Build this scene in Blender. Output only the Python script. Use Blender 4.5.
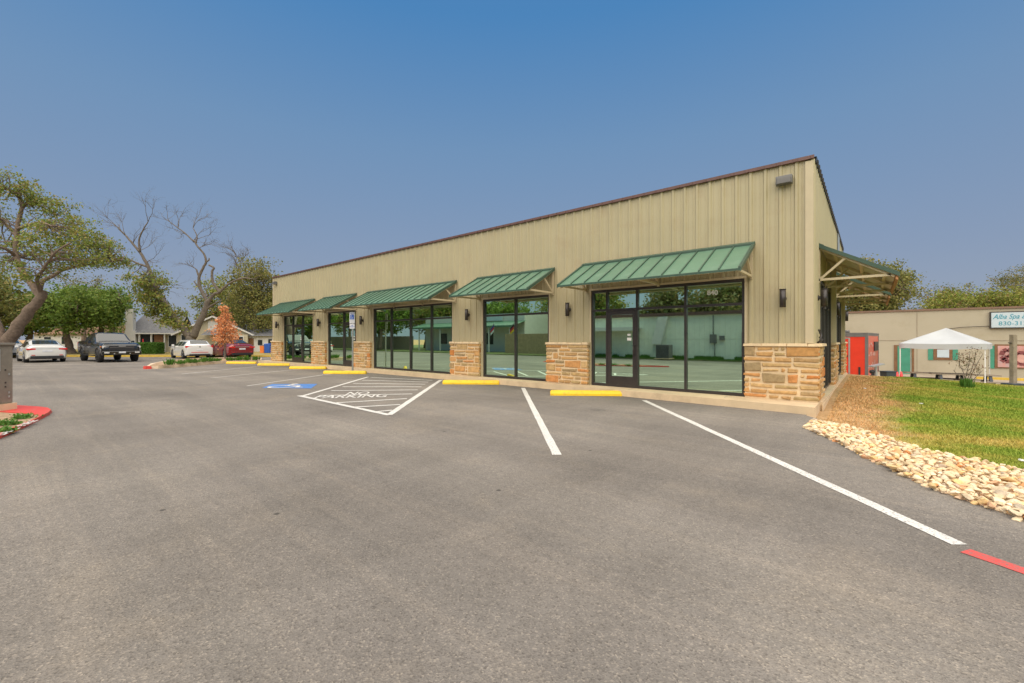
import bpy, bmesh, math, random
from mathutils import Vector, Matrix, Euler
R = math.radians
rnd = random.Random(7)
scene = bpy.context.scene
for o in list(bpy.data.objects): bpy.data.objects.remove(o)
C = scene.collection

# ------------------------------------------------------------------ camera
YAW = R(39.99); FPX = 432.0; CX = 512.0; CY = 339.5
CAM = Vector((0.981, -10.943, 1.45))
FW = Vector((-math.sin(YAW), math.cos(YAW), 0)); RT = Vector((math.cos(YAW), math.sin(YAW), 0))
cd = bpy.data.cameras.new('camera'); cam = bpy.data.objects.new('camera', cd); C.objects.link(cam)
cam.location = CAM; cam.rotation_euler = (R(90), 0, YAW)
cd.sensor_width = 36; cd.lens = FPX/1024*36; cd.shift_y = -(341.5-CY)/1024
cd.clip_start = .05; cd.clip_end = 3000
scene.camera = cam

# ------------------------------------------------------------------ sky, sun, exposure
SUN_EL = 64; SUN_AZ = 150      # azimuth of the sun, degrees clockwise from +Y
w = bpy.data.worlds.new('World'); scene.world = w; w.use_nodes = True
nt = w.node_tree; nt.nodes.clear()
sky = nt.nodes.new('ShaderNodeTexSky'); sky.sky_type = 'NISHITA'; sky.sun_disc = False
sky.sun_elevation = R(SUN_EL); sky.sun_rotation = R(SUN_AZ)
sky.air_density = 1.0; sky.dust_density = 2.2; sky.ozone_density = 3.0; sky.altitude = 0
tcd = nt.nodes.new('ShaderNodeTexCoord'); sxyz = nt.nodes.new('ShaderNodeSeparateXYZ'); nt.links.new(tcd.outputs['Generated'], sxyz.inputs[0])
rmp = nt.nodes.new('ShaderNodeValToRGB'); el_ = rmp.color_ramp.elements; el_[0].position = 0; el_[0].color = (.325, .365, .455, 1); el_[1].position = 1; el_[1].color = (.045, .17, .42, 1)
for p_, c_ in ((.16, (.250, .325, .465)), (.40, (.165, .300, .500)), (.60, (.070, .240, .515))):
    e_ = el_.new(p_); e_.color = (*c_, 1)
nt.links.new(sxyz.outputs[2], rmp.inputs[0])
scl = nt.nodes.new('ShaderNodeMix'); scl.data_type = 'RGBA'; scl.blend_type = 'MULTIPLY'; scl.inputs[0].default_value = 1; scl.inputs[7].default_value = (2.85, 2.85, 2.85, 1)
nt.links.new(rmp.outputs[0], scl.inputs[6])
hs = nt.nodes.new('ShaderNodeMix'); hs.data_type = 'RGBA'; hs.inputs[0].default_value = .96   # hazy blue of the day over the physical sky
nt.links.new(scl.outputs[2], hs.inputs[7])
bg = nt.nodes.new('ShaderNodeBackground'); bg.inputs[1].default_value = 0.1
wo = nt.nodes.new('ShaderNodeOutputWorld')
nt.links.new(sky.outputs[0], hs.inputs[6]); nt.links.new(hs.outputs[2], bg.inputs[0]); nt.links.new(bg.outputs[0], wo.inputs[0])
sd = bpy.data.lights.new('sun', 'SUN'); sd.energy = 1.9; sd.angle = R(110); sd.color = (1, .88, .70)
sun = bpy.data.objects.new('sun', sd); C.objects.link(sun)
az = R(SUN_AZ); el = R(SUN_EL)
sdir = Vector((math.sin(az)*math.cos(el), math.cos(az)*math.cos(el), math.sin(el)))
sun.rotation_euler = (-sdir).to_track_quat('-Z', 'Y').to_euler()
sun.location = sdir*60
scene.view_settings.view_transform = 'Standard'; scene.view_settings.look = 'None'
scene.view_settings.gamma = 1; scene.view_settings.exposure = 1.7
scene.view_settings.use_curve_mapping = False

# ------------------------------------------------------------------ pixel -> place helpers (real depths)
def ray(x, y): return FW + RT*((x-CX)/FPX) + Vector((0, 0, -(y-CY)/FPX))
def G(x, y, z=0.0):
    r = ray(x, y); t = (z-CAM.z)/r.z; return CAM + r*t
def W(x, y, d): return CAM + ray(x, y)*d
def onY(x, y, Y):
    r = ray(x, y); t = (Y-CAM.y)/r.y; return CAM + r*t

# ------------------------------------------------------------------ materials
def new_mat(name):
    m = bpy.data.materials.new(name); m.use_nodes = True
    return m, m.node_tree.nodes, m.node_tree.links, m.node_tree.nodes['Principled BSDF']
def mixc(n, l, fac, a, b, mode='MIX'):
    m = n.new('ShaderNodeMix'); m.data_type = 'RGBA'; m.blend_type = mode
    for s, v in ((0, fac), (6, a), (7, b)):
        if isinstance(v, bpy.types.NodeSocket): l.new(v, m.inputs[s])
        else: m.inputs[s].default_value = v if not isinstance(v, tuple) else (*v[:3], 1)
    return m.outputs[2]
def noise(n, l, scale, detail=4, rough=.6, vec=None, stretch=None):
    t = n.new('ShaderNodeTexNoise'); t.inputs['Scale'].default_value = scale
    t.inputs['Detail'].default_value = detail; t.inputs['Roughness'].default_value = rough
    if vec is None:
        g = n.new('ShaderNodeNewGeometry'); vec = g.outputs['Position']
    if stretch:
        mp = n.new('ShaderNodeMapping'); mp.inputs['Scale'].default_value = stretch[0]; mp.inputs['Rotation'].default_value = stretch[1]
        l.new(vec, mp.inputs[0]); vec = mp.outputs[0]
    l.new(vec, t.inputs['Vector']); return t.outputs[0]
def ramp(n, l, src, stops, interp='LINEAR'):
    r = n.new('ShaderNodeValToRGB'); r.color_ramp.interpolation = interp
    e = r.color_ramp.elements
    while len(e) > 1: e.remove(e[0])
    e[0].position = stops[0][0]; e[0].color = col4(stops[0][1])
    for p, c in stops[1:]:
        k = e.new(p); k.color = col4(c)
    l.new(src, r.inputs[0]); return r.outputs[0]
def col4(c): return (c, c, c, 1) if not isinstance(c, tuple) else (*c[:3], 1)
def bump(n, l, b, src, strength, dist=.01):
    u = n.new('ShaderNodeBump'); u.inputs['Strength'].default_value = strength; u.inputs['Distance'].default_value = dist
    l.new(src, u.inputs['Height']); l.new(u.outputs[0], b.inputs['Normal'])
def plain(name, col, rough=.5, metal=0, var=.12, scale=3, spec=.5, dirt=None, bmp=0, bscale=60, coat=0):
    m, n, l, b = new_mat(name)
    nz = noise(n, l, scale, 5)
    lo = tuple(c*(1-var) for c in col); hi = tuple(min(1, c*(1+var)) for c in col)
    c = ramp(n, l, nz, [(.3, lo), (.7, hi)])
    if dirt:
        d = ramp(n, l, noise(n, l, dirt[1], 6, .7), [(.52, 0.), (.72, 1.)])
        c = mixc(n, l, d, c, dirt[0])
    l.new(c, b.inputs['Base Color']); b.inputs['Roughness'].default_value = rough; b.inputs['Metallic'].default_value = metal
    b.inputs['Specular IOR Level'].default_value = spec
    b.inputs['Coat Weight'].default_value = coat; b.inputs['Coat Roughness'].default_value = .05
    if bmp: bump(n, l, b, noise(n, l, bscale, 4), bmp, .005)
    return m
M = {}
M['siding'] = plain('siding', (.425, .372, .228), .42, 0, .05, .8, dirt=((.40, .33, .2), 1.7))
M['beige_trim'] = plain('beige_trim', (.52, .44, .29), .45, 0, .06)
M['maroon'] = plain('maroon_trim', (.13, .065, .055), .5)
M['green_metal'] = plain('green_metal', (.090, .185, .120), .38, 0, .12, .9, dirt=((.13, .23, .16), 3))
M['green_dark'] = plain('green_trim', (.042, .085, .058), .4)
M['soffit'] = plain('galvanised_soffit', (.60, .56, .48), .5, .1, .2, 4, dirt=((.35, .2, .12), 2.2))
M['wood_rafter'] = plain('rafter_wood', (.45, .22, .1), .7, 0, .25, 6)
M['bronze'] = plain('dark_bronze', (.045, .038, .036), .35, .2, .15)
M['grey_metal'] = plain('grey_metal', (.16, .155, .15), .5, .2, .15)
M['cabinet'] = plain('cabinet_paint', (.20, .18, .145), .5, 0, .1, 4, dirt=((.28, .25, .2), 5))
M['cabinet_dark'] = plain('cabinet_dark', (.04, .035, .03), .6)
M['galv'] = plain('galvanised', (.42, .43, .42), .4, .5, .1)
M['concrete'] = plain('concrete', (.64, .49, .31), .85, 0, .10, 2.5, dirt=((.50, .38, .24), 1.6), bmp=.3, bscale=40)
M['concrete_curb'] = plain('concrete_curb', (.62, .48, .34), .85, 0, .15, 3, dirt=((.4, .28, .18), 2))
M['yellow'] = plain('yellow_paint', (.86, .56, .012), .5, 0, .06, 3, dirt=((.6, .38, .03), 8), bmp=.3, bscale=50)
M['yellow_curb'] = plain('yellow_curb', (.62, .42, .05), .6, 0, .15, 3)
M['white_plain'] = plain('white_plain', (.75, .75, .72), .6, 0, .05)
M['tent'] = plain('tent_fabric', (.44, .455, .46), .75, 0, .06, 1.5, bmp=.4, bscale=5)
M['interior'] = plain('interior_wall', (.3, .32, .28), .9)
M['interior_floor'] = plain('interior_floor', (.3, .3, .27), .4, 0, .2, 1)
M['red_trailer'] = plain('red_trailer', (.72, .045, .02), .35, 0, .08, 3, coat=.3)
M['tyre'] = plain('tyre', (.025, .025, .027), .85)
M['rim'] = plain('rim', (.30, .30, .31), .3, .7)
M['rim_dark'] = plain('rim_dark', (.07, .07, .075), .3, .6)
M['black_trim'] = plain('black_trim', (.02, .02, .022), .5)
M['car_white'] = plain('car_white', (.70, .69, .65), .25, 0, .02, coat=1)
M['car_black'] = plain('car_black', (.012, .012, .013), .2, 0, .02, coat=.8)
M['car_red'] = plain('car_red', (.22, .015, .018), .25, .2, .02, coat=1)
M['lamp_red'] = plain('lamp_red', (.6, .02, .02), .2)
M['lamp_clear'] = plain('lamp_clear', (.65, .65, .62), .1)
M['amber'] = plain('amber', (.75, .2, .03), .2)
M['plate'] = plain('plate', (.65, .66, .68), .4)
M['shingle'] = plain('shingle', (.15, .15, .155), .9, 0, .25, 9, dirt=((.22, .22, .22), 3))
M['cottage'] = plain('cottage_wall', (.50, .45, .32), .7, 0, .06)
M['cottage_white'] = plain('cottage_white', (.62, .61, .57), .7, 0, .06)
M['fascia_white'] = plain('fascia_white', (.68, .67, .63), .6)
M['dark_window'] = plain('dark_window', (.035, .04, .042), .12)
M['brown_wood'] = plain('brown_wood', (.2, .1, .045), .7, 0, .2, 5)
M['shutter_green'] = plain('shutter_green', (.05, .26, .17), .5)
M['neighbour'] = plain('neighbour_wall', (.43, .385, .285), .8, 0, .05, .5, dirt=((.39, .345, .245), .7))
M['neighbour_trim'] = plain('neighbour_trim', (.2, .12, .08), .6)
M['opposite'] = plain('opposite_wall', (.76, .78, .66), .6, 0, .05)
M['fence_wood'] = plain('fence_wood', (.36, .27, .15), .8, 0, .2, 4)
M['weathered_wood'] = plain('weathered_wood', (.28, .23, .17), .85, 0, .2, 7)
M['tub'] = plain('dark_tub', (.055, .065, .08), .6)
M['blue'] = plain('bin_blue', (.02, .09, .4), .5)
M['sign_blue'] = plain('sign_blue', (.03, .12, .5), .5)
M['teal'] = plain('sign_teal', (.04, .27, .36), .5)
M['sign_face'] = plain('sign_face', (.50, .59, .64), .4, 0, .05)
M['orange'] = plain('orange_plain', (.75, .2, .04), .5)
M['soil'] = plain('mulch_soil', (.33, .22, .13), .95, 0, .35, 14, dirt=((.45, .33, .2), 9), bmp=.8, bscale=30)
M['pink'] = plain('poster_pink', (.55, .26, .22), .5, 0, .25, 1.5, dirt=((.42, .40, .42), 1.2))
M['poster_dark'] = plain('poster_dark', (.2, .05, .05), .5, 0, .3, 4)
M['poster_skin'] = plain('poster_skin', (.58, .33, .28), .5, 0, .2, 3)
M['red_paint'] = plain('red_paint', (.62, .055, .04), .6, 0, .1, 6, dirt=((.45, .12, .09), 5), bmp=.2, bscale=60)
M['flag_red'] = plain('flag_red', (.6, .04, .04), .7); M['flag_blue'] = plain('flag_blue', (.04, .06, .25), .7)
M['flag_gold'] = plain('flag_gold', (.75, .5, .03), .7); M['flag_black'] = plain('flag_black', (.02, .02, .02), .7)

def worn_paint(name, col, wear):
    m, n, l, b = new_mat(name)
    a = ramp(n, l, noise(n, l, 45, 6, .75), [(wear, 1.), (wear+.14, 0.)])
    c = ramp(n, l, noise(n, l, 4, 4), [(.3, tuple(k*.88 for k in col)), (.7, col)])
    c = mixc(n, l, a, c, (.17, .15, .135)); l.new(c, b.inputs['Base Color']); b.inputs['Roughness'].default_value = .65
    bump(n, l, b, noise(n, l, 130, 3), .35, .004)
    return m
M['line_white'] = worn_paint('line_white', (.72, .70, .655), .355)
M['line_faded'] = worn_paint('line_faded', (.58, .56, .52), .38)
M['line_blue'] = worn_paint('line_blue', (.05, .20, .55), .36)
M['line_red'] = worn_paint('line_red', (.62, .085, .07), .355)

def asphalt_mat():
    m, n, l, b = new_mat('asphalt')
    big = ramp(n, l, noise(n, l, .22, 5, .6), [(.3, (.160, .144, .127)), (.5, (.195, .177, .158)), (.72, (.232, .211, .186))])
    # tyre-swept streaks, long in the driving direction
    st = ramp(n, l, noise(n, l, 1.0, 5, .65, stretch=((.12, 1.3, 1), (0, 0, R(28)))), [(.38, (.88, .88, .88)), (.64, (1.08, 1.07, 1.06))])
    c = mixc(n, l, .8, big, st, 'MULTIPLY')
    st2 = ramp(n, l, noise(n, l, 1.6, 6, .7, stretch=((1.0, .16, 1), (0, 0, R(-12)))), [(.36, (.84, .84, .84)), (.6, (1.08, 1.08, 1.08))])
    c = mixc(n, l, .45, c, st2, 'MULTIPLY')
    st3 = ramp(n, l, noise(n, l, 2.2, 7, .75, stretch=((.07, 1.6, 1), (0, 0, R(48)))), [(.42, (1., 1., 1.)), (.52, (1.0, 1.0, 1.0)), (.60, (1.16, 1.14, 1.11)), (.68, (.96, .96, .96))])
    c = mixc(n, l, .7, c, st3, 'MULTIPLY')
    vc = n.new('ShaderNodeTexVoronoi'); vc.feature = 'DISTANCE_TO_EDGE'; vc.inputs['Scale'].default_value = .16
    gc = n.new('ShaderNodeNewGeometry'); nd_ = n.new('ShaderNodeTexNoise'); nd_.inputs['Scale'].default_value = .9; nd_.inputs['Detail'].default_value = 7; l.new(gc.outputs['Position'], nd_.inputs['Vector'])
    vm = n.new('ShaderNodeVectorMath'); vm.operation = 'ADD'; l.new(gc.outputs['Position'], vm.inputs[0]); l.new(nd_.outputs['Color'], vm.inputs[1]); l.new(vm.outputs[0], vc.inputs['Vector'])
    ck = ramp(n, l, vc.outputs['Distance'], [(0, 1.), (.0008, .8), (.0016, 0.)])
    cm = ramp(n, l, noise(n, l, .35, 3), [(.60, 0.), (.68, .35)])
    mm = n.new('ShaderNodeMath'); mm.operation = 'MULTIPLY'; l.new(ck, mm.inputs[0]); l.new(cm, mm.inputs[1])
    c = mixc(n, l, mm.outputs[0], c, (.06, .052, .046))
    w1 = n.new('ShaderNodeTexWave'); w1.wave_type = 'RINGS'; w1.rings_direction = 'Z'; w1.inputs['Scale'].default_value = .11; w1.inputs['Distortion'].default_value = 3.5; w1.inputs['Detail'].default_value = 4; w1.inputs['Detail Scale'].default_value = .6; w1.inputs['Detail Roughness'].default_value = .6
    gp = n.new('ShaderNodeNewGeometry'); mpp = n.new('ShaderNodeMapping'); mpp.inputs['Location'].default_value = (4, 26, 0); l.new(gp.outputs['Position'], mpp.inputs[0]); l.new(mpp.outputs[0], w1.inputs['Vector'])
    tk = ramp(n, l, w1.outputs[0], [(.15, (.93, .93, .93)), (.5, (1.0, 1.0, 1.0)), (.85, (1.05, 1.05, 1.04))])
    c = mixc(n, l, .8, c, tk, 'MULTIPLY')
    # dust brought in near the far drive
    du = ramp(n, l, noise(n, l, .5, 6, .7), [(.53, 0.), (.74, .45)])
    c = mixc(n, l, du, c, (.29, .245, .19))
    # aggregate
    vo = n.new('ShaderNodeTexVoronoi'); vo.inputs['Scale'].default_value = 110
    g = n.new('ShaderNodeNewGeometry'); l.new(g.outputs['Position'], vo.inputs['Vector'])
    sep = n.new('ShaderNodeSeparateColor'); l.new(vo.outputs['Color'], sep.inputs[0])
    ag = ramp(n, l, sep.outputs[0], [(0, (.58, .57, .56)), (.15, (.87, .86, .85)), (.5, (1.0, 1.0, 1.0)), (.85, (1.10, 1.09, 1.07)), (1, (1.62, 1.57, 1.48))])
    c = mixc(n, l, .8, c, ag, 'MULTIPLY')
    fine = ramp(n, l, noise(n, l, 260, 3, .7), [(.3, (.82, .82, .82)), (.7, (1.18, 1.18, 1.18))])
    c = mixc(n, l, .7, c, fine, 'MULTIPLY')
    mid = ramp(n, l, noise(n, l, 14, 5, .75), [(.3, (.88, .88, .88)), (.7, (1.12, 1.12, 1.12))])
    c = mixc(n, l, 1., c, mid, 'MULTIPLY')
    # small dark oil spots
    v2 = n.new('ShaderNodeTexVoronoi'); v2.inputs['Scale'].default_value = 1.1
    l.new(g.outputs['Position'], v2.inputs['Vector'])
    sp = ramp(n, l, v2.outputs['Distance'], [(.0, .8), (.020, .7), (.030, 0.)])
    c = mixc(n, l, sp, c, (.04, .037, .035))
    l.new(c, b.inputs['Base Color']); b.inputs['Roughness'].default_value = .92; b.inputs['Specular IOR Level'].default_value = .25
    bump(n, l, b, vo.outputs['Distance'], .55, .006)
    return m
M['asphalt'] = asphalt_mat()

def lawn_color(n, l):
    g = n.new('ShaderNodeNewGeometry'); s = n.new('ShaderNodeSeparateXYZ'); l.new(g.outputs['Position'], s.inputs[0])
    grass = ramp(n, l, noise(n, l, .55, 6, .65, stretch=((.75, 1.15, 1), (0, 0, R(35)))), [(.38, (.14, .25, .03)), (.49, (.22, .28, .045)), (.58, (.34, .32, .075)), (.72, (.48, .38, .13))])
    fine = ramp(n, l, noise(n, l, 35, 5, .7), [(.3, (.6, .6, .6)), (.7, (1.3, 1.3, 1.3))])
    bare = ramp(n, l, noise(n, l, 3, 6, .7), [(.35, (.42, .27, .13)), (.65, (.58, .385, .21))])
    ad = n.new('ShaderNodeMath'); ad.operation = 'MULTIPLY_ADD'
    nz = noise(n, l, .9, 5, .6); l.new(nz, ad.inputs[0]); ad.inputs[1].default_value = 2.6; l.new(s.outputs[0], ad.inputs[2])
    mr = n.new('ShaderNodeMapRange'); mr.inputs['From Min'].default_value = 2.2; mr.inputs['From Max'].default_value = 3.0
    l.new(ad.outputs[0], mr.inputs[0])
    c = mixc(n, l, mr.outputs[0], bare, grass)
    # dry patches toward the top of the bank
    return mixc(n, l, .8, c, fine, 'MULTIPLY')
m, n, l, b = new_mat('lawn'); l.new(lawn_color(n, l), b.inputs['Base Color']); b.inputs['Roughness'].default_value = .95
b.inputs['Specular IOR Level'].default_value = .1; bump(n, l, b, noise(n, l, 50, 4), .8, .03); M['lawn'] = m
m, n, l, b = new_mat('grass_blade')
g = n.new('ShaderNodeNewGeometry')
v = ramp(n, l, g.outputs['Random Per Island'], [(0, (.85, .9, .7)), (1, (1.6, 1.45, 1.3))])
l.new(mixc(n, l, 1., lawn_color(n, l), v, 'MULTIPLY'), b.inputs['Base Color']); b.inputs['Roughness'].default_value = .7
b.inputs['Specular IOR Level'].default_value = .2; M['blade'] = m
M['dry_ground'] = plain('dry_ground', (.27, .21, .06), .95, 0, .35, .8, dirt=((.33, .25, .13), 1.4), bmp=.6, bscale=20)
M['far_grass'] = plain('far_grass', (.12, .15, .045), .95, 0, .35, .8, dirt=((.24, .19, .09), 1.4))
M['pale_ground'] = plain('gravel_yard', (.33, .27, .2), .95, 0, .2, 1.2)

def island_mat(name, stops, rough=.8, obj=False, tex=0, transl=0):
    m, n, l, b = new_mat(name)
    g = n.new('ShaderNodeNewGeometry'); src = g.outputs['Random Per Island']
    if obj:
        oi = n.new('ShaderNodeObjectInfo'); a = n.new('ShaderNodeMath'); a.operation = 'ADD'
        l.new(src, a.inputs[0]); l.new(oi.outputs['Random'], a.inputs[1])
        f = n.new('ShaderNodeMath'); f.operation = 'FRACT'; l.new(a.outputs[0], f.inputs[0]); src = f.outputs[0]
    c = ramp(n, l, src, stops)
    if tex:
        t = ramp(n, l, noise(n, l, tex, 5, .7), [(.3, (.68, .64, .58)), (.7, (1.22, 1.2, 1.18))])
        c = mixc(n, l, 1., c, t, 'MULTIPLY'); bump(n, l, b, noise(n, l, tex*2, 5), .6, .012)
    l.new(c, b.inputs['Base Color']); b.inputs['Roughness'].default_value = rough; b.inputs['Specular IOR Level'].default_value = .25
    if transl:
        tr = n.new('ShaderNodeBsdfTranslucent'); l.new(c, tr.inputs[0])
        mx = n.new('ShaderNodeMixShader'); mx.inputs[0].default_value = transl
        l.new(b.outputs[0], mx.inputs[1]); l.new(tr.outputs[0], mx.inputs[2])
        l.new(mx.outputs[0], n['Material Output'].inputs[0])
    return m
M['ashlar'] = island_mat('ashlar_stone', [(0, (.52, .29, .11)), (.2, (.64, .42, .19)), (.34, (.42, .32, .16)), (.5, (.66, .45, .22)), (.62, (.58, .22, .06)), (.72, (.60, .37, .16)), (.86, (.36, .28, .16)), (1, (.64, .34, .12))], .85, tex=9)
M['mortar'] = plain('mortar', (.72, .56, .35), .9, 0, .12, 8, bmp=.5)
M['river_rock'] = island_mat('river_rock', [(0, (.72, .56, .36)), (.22, (.80, .68, .48)), (.40, (.58, .45, .28)), (.54, (.78, .54, .25)), (.75, (.84, .74, .57)), (.87, (.70, .31, .11)), (.93, (.50, .43, .34)), (1, (.76, .62, .42))], .75, obj=True, tex=14)
def leafmat(name, cols): return island_mat(name, [(i/(len(cols)-1), c) for i, c in enumerate(cols)], .6, transl=.3)
M['leaf_oak'] = leafmat('leaf_oak', [(.15, .21, .04), (.22, .29, .055), (.29, .31, .07), (.17, .24, .045), (.42, .30, .10), (.22, .27, .06)])
M['leaf_green'] = leafmat('leaf_green', [(.11, .20, .03), (.18, .28, .045), (.24, .30, .06), (.13, .20, .035), (.09, .15, .025)])
M['leaf_dark'] = leafmat('leaf_dark', [(.10, .13, .04), (.14, .16, .05), (.22, .20, .07), (.30, .22, .09), (.11, .14, .04)])
M['leaf_olive'] = leafmat('leaf_olive', [(.18, .20, .05), (.25, .24, .07), (.33, .28, .09), (.14, .17, .045), (.20, .21, .06)])
M['leaf_yellowgreen'] = leafmat('leaf_yellowgreen', [(.17, .23, .035), (.26, .30, .05), (.33, .30, .07), (.12, .18, .03), (.32, .21, .09)])
M['leaf_orange'] = leafmat('leaf_orange', [(.70, .28, .11), (.78, .38, .17), (.60, .22, .08), (.72, .46, .26)])
M['leaf_bush'] = leafmat('leaf_bush', [(0.065, 0.169, 0.026), (0.117, 0.234, 0.039), (0.091, 0.195, 0.026)])
M['leaf_shrub'] = leafmat('leaf_shrub', [(.20, .09, .05), (.10, .11, .03), (.3, .13, .09)])
M['bark'] = plain('bark', (.19, .14, .105), .95, 0, .35, 6, bmp=.8, bscale=18)
M['bark_grey'] = plain('bark_grey', (.145, .12, .095), .95, 0, .3, 6, bmp=.6, bscale=18)

def glass_mat(name, tint=(.36, .50, .43), refl=(.68, .93, .71), f=.84):
    m = bpy.data.materials.new(name); m.use_nodes = True; n = m.node_tree.nodes; l = m.node_tree.links; n.clear()
    o = n.new('ShaderNodeOutputMaterial'); t = n.new('ShaderNodeBsdfTransparent'); t.inputs[0].default_value = (*tint, 1)
    g = n.new('ShaderNodeBsdfGlossy'); g.inputs['Color'].default_value = (*refl, 1); g.inputs['Roughness'].default_value = .015
    fr = n.new('ShaderNodeFresnel'); fr.inputs[0].default_value = 1.5
    a = n.new('ShaderNodeMath'); a.operation = 'ADD'; a.inputs[1].default_value = f; a.use_clamp = True
    l.new(fr.outputs[0], a.inputs[0]); x = n.new('ShaderNodeMixShader'); l.new(a.outputs[0], x.inputs[0])
    l.new(t.outputs[0], x.inputs[1]); l.new(g.outputs[0], x.inputs[2]); l.new(x.outputs[0], o.inputs[0])
    return m
M['glass'] = glass_mat('storefront_glass')
M['car_glass'] = plain('car_glass', (.025, .032, .034), .06, 0, .02, spec=.9)

# ------------------------------------------------------------------ mesh helpers
class MB:
    def __init__(s): s.v = []; s.f = []; s.sm = []
    def add(s, vs, fs, smooth=False):
        k = len(s.v); s.v += [tuple(p) for p in vs]; s.f += [tuple(i+k for i in f) for f in fs]; s.sm += [smooth]*len(fs)
    def box(s, x0, x1, y0, y1, z0, z1, mtx=None, inset=0):
        i = inset
        vs = [Vector(p) for p in ((x0, y0, z0), (x1, y0, z0), (x1, y1, z0), (x0, y1, z0), (x0+i, y0+i, z1), (x1-i, y0+i, z1), (x1-i, y1-i, z1), (x0+i, y1-i, z1))]
        if mtx: vs = [mtx @ p for p in vs]
        s.add(vs, [(3, 2, 1, 0), (4, 5, 6, 7), (0, 1, 5, 4), (1, 2, 6, 5), (2, 3, 7, 6), (3, 0, 4, 7)])
    def prism(s, poly, z0, z1, inset=0):
        n_ = len(poly); c = Vector((sum(p[0] for p in poly)/n_, sum(p[1] for p in poly)/n_))
        top = []
        for p in poly:
            q = Vector(p[:2]); d = (c-q); top.append(q + d.normalized()*inset if inset else q)
        vs = [(p[0], p[1], z0) for p in poly]+[(q.x, q.y, z1) for q in top]
        s.add(vs, [tuple(range(n_))[::-1], tuple(range(n_, 2*n_))]+[(i, (i+1) % n_, n_+(i+1) % n_, n_+i) for i in range(n_)])
    def bar(s, a, b, w, h=None):
        a = Vector(a); b = Vector(b); h = h or w; d = (b-a).normalized()
        up = Vector((0, 0, 1)) if abs(d.z) < .95 else Vector((0, 1, 0))
        x = d.cross(up).normalized()*w/2; y = x.cross(d).normalized()*h/2
        vs = [a-x-y, a+x-y, a+x+y, a-x+y, b-x-y, b+x-y, b+x+y, b-x+y]
        s.add(vs, [(3, 2, 1, 0), (4, 5, 6, 7), (0, 1, 5, 4), (1, 2, 6, 5), (2, 3, 7, 6), (3, 0, 4, 7)])
    def tube(s, pts, rs, seg=8, smooth=True, cap=True):
        pts = [Vector(p) for p in pts]
        if not isinstance(rs, (list, tuple)): rs = [rs]*len(pts)
        vs = []; fs = []; px = None
        for i, p in enumerate(pts):
            d = (pts[min(i+1, len(pts)-1)]-pts[max(i-1, 0)]).normalized()
            if px is None:
                up = Vector((0, 0, 1)) if abs(d.z) < .9 else Vector((1, 0, 0)); px = d.cross(up).normalized()
            x = (px - d*px.dot(d)).normalized(); px = x; y = d.cross(x)
            for k in range(seg):
                a = 2*math.pi*k/seg; vs.append(p+(x*math.cos(a)+y*math.sin(a))*rs[i])
        for i in range(len(pts)-1):
            for k in range(seg):
                fs.append((i*seg+k, i*seg+(k+1) % seg, (i+1)*seg+(k+1) % seg, (i+1)*seg+k))
        if cap: fs.append(tuple(range(seg))[::-1]); fs.append(tuple((len(pts)-1)*seg+k for k in range(seg)))
        s.add(vs, fs, smooth)
    def quad(s, a, b, c, d): s.add([a, b, c, d], [(0, 1, 2, 3)])
    def mesh(s, name):
        me = bpy.data.meshes.new(name); me.from_pydata(s.v, [], s.f)
        me.polygons.foreach_set('use_smooth', s.sm); me.update(); return me
    def build(s, name, mat, parent=None, bevel=0):
        me = s.mesh(name); me.materials.append(mat)
        o = bpy.data.objects.new(name, me); C.objects.link(o)
        if parent: o.parent = parent
        if bevel:
            b = o.modifiers.new('b', 'BEVEL'); b.width = bevel; b.segments = 2; b.limit_method = 'ANGLE'
        return o
def tag(o, label=None, cat=None, group=None, kind=None):
    if label: o['label'] = label
    if cat: o['category'] = cat
    if group: o['group'] = group
    if kind: o['kind'] = kind
    return o
def empty(name, loc=(0, 0, 0), rz=0, label=None, cat=None, group=None):
    o = bpy.data.objects.new(name, None); C.objects.link(o); o.location = loc; o.rotation_euler = (0, 0, rz); o.empty_display_size = .2
    return tag(o, label, cat, group)
def copy_tree(o, parent=None):
    c = o.copy(); C.objects.link(c)
    if parent: c.parent = parent
    for ch in list(o.children): copy_tree(ch, c)
    return c
def text_mesh(txt, size, ext=.004, shear=0, bold=0):
    cu = bpy.data.curves.new('t', 'FONT'); cu.body = txt; cu.size = size; cu.extrude = ext; cu.align_x = 'CENTER'; cu.align_y = 'CENTER'
    cu.shear = shear; cu.offset = bold
    o = bpy.data.objects.new('t', cu); C.objects.link(o); bpy.context.view_layer.update()
    me = bpy.data.meshes.new_from_object(o); bpy.data.objects.remove(o); return me
def text_obj(name, txt, size, mat, mtx, parent=None, sx=1, sy=1, **k):
    me = text_mesh(txt, size, **k); me.transform(mtx @ Matrix.Diagonal((sx, sy, 1, 1)))
    me.materials.clear(); me.materials.append(mat)
    o = bpy.data.objects.new(name, me); C.objects.link(o)
    if parent: o.parent = parent
    return o
def sstep(x, a, b):
    t = max(0, min(1, (x-a)/(b-a))); return t*t*(3-2*t)

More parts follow.
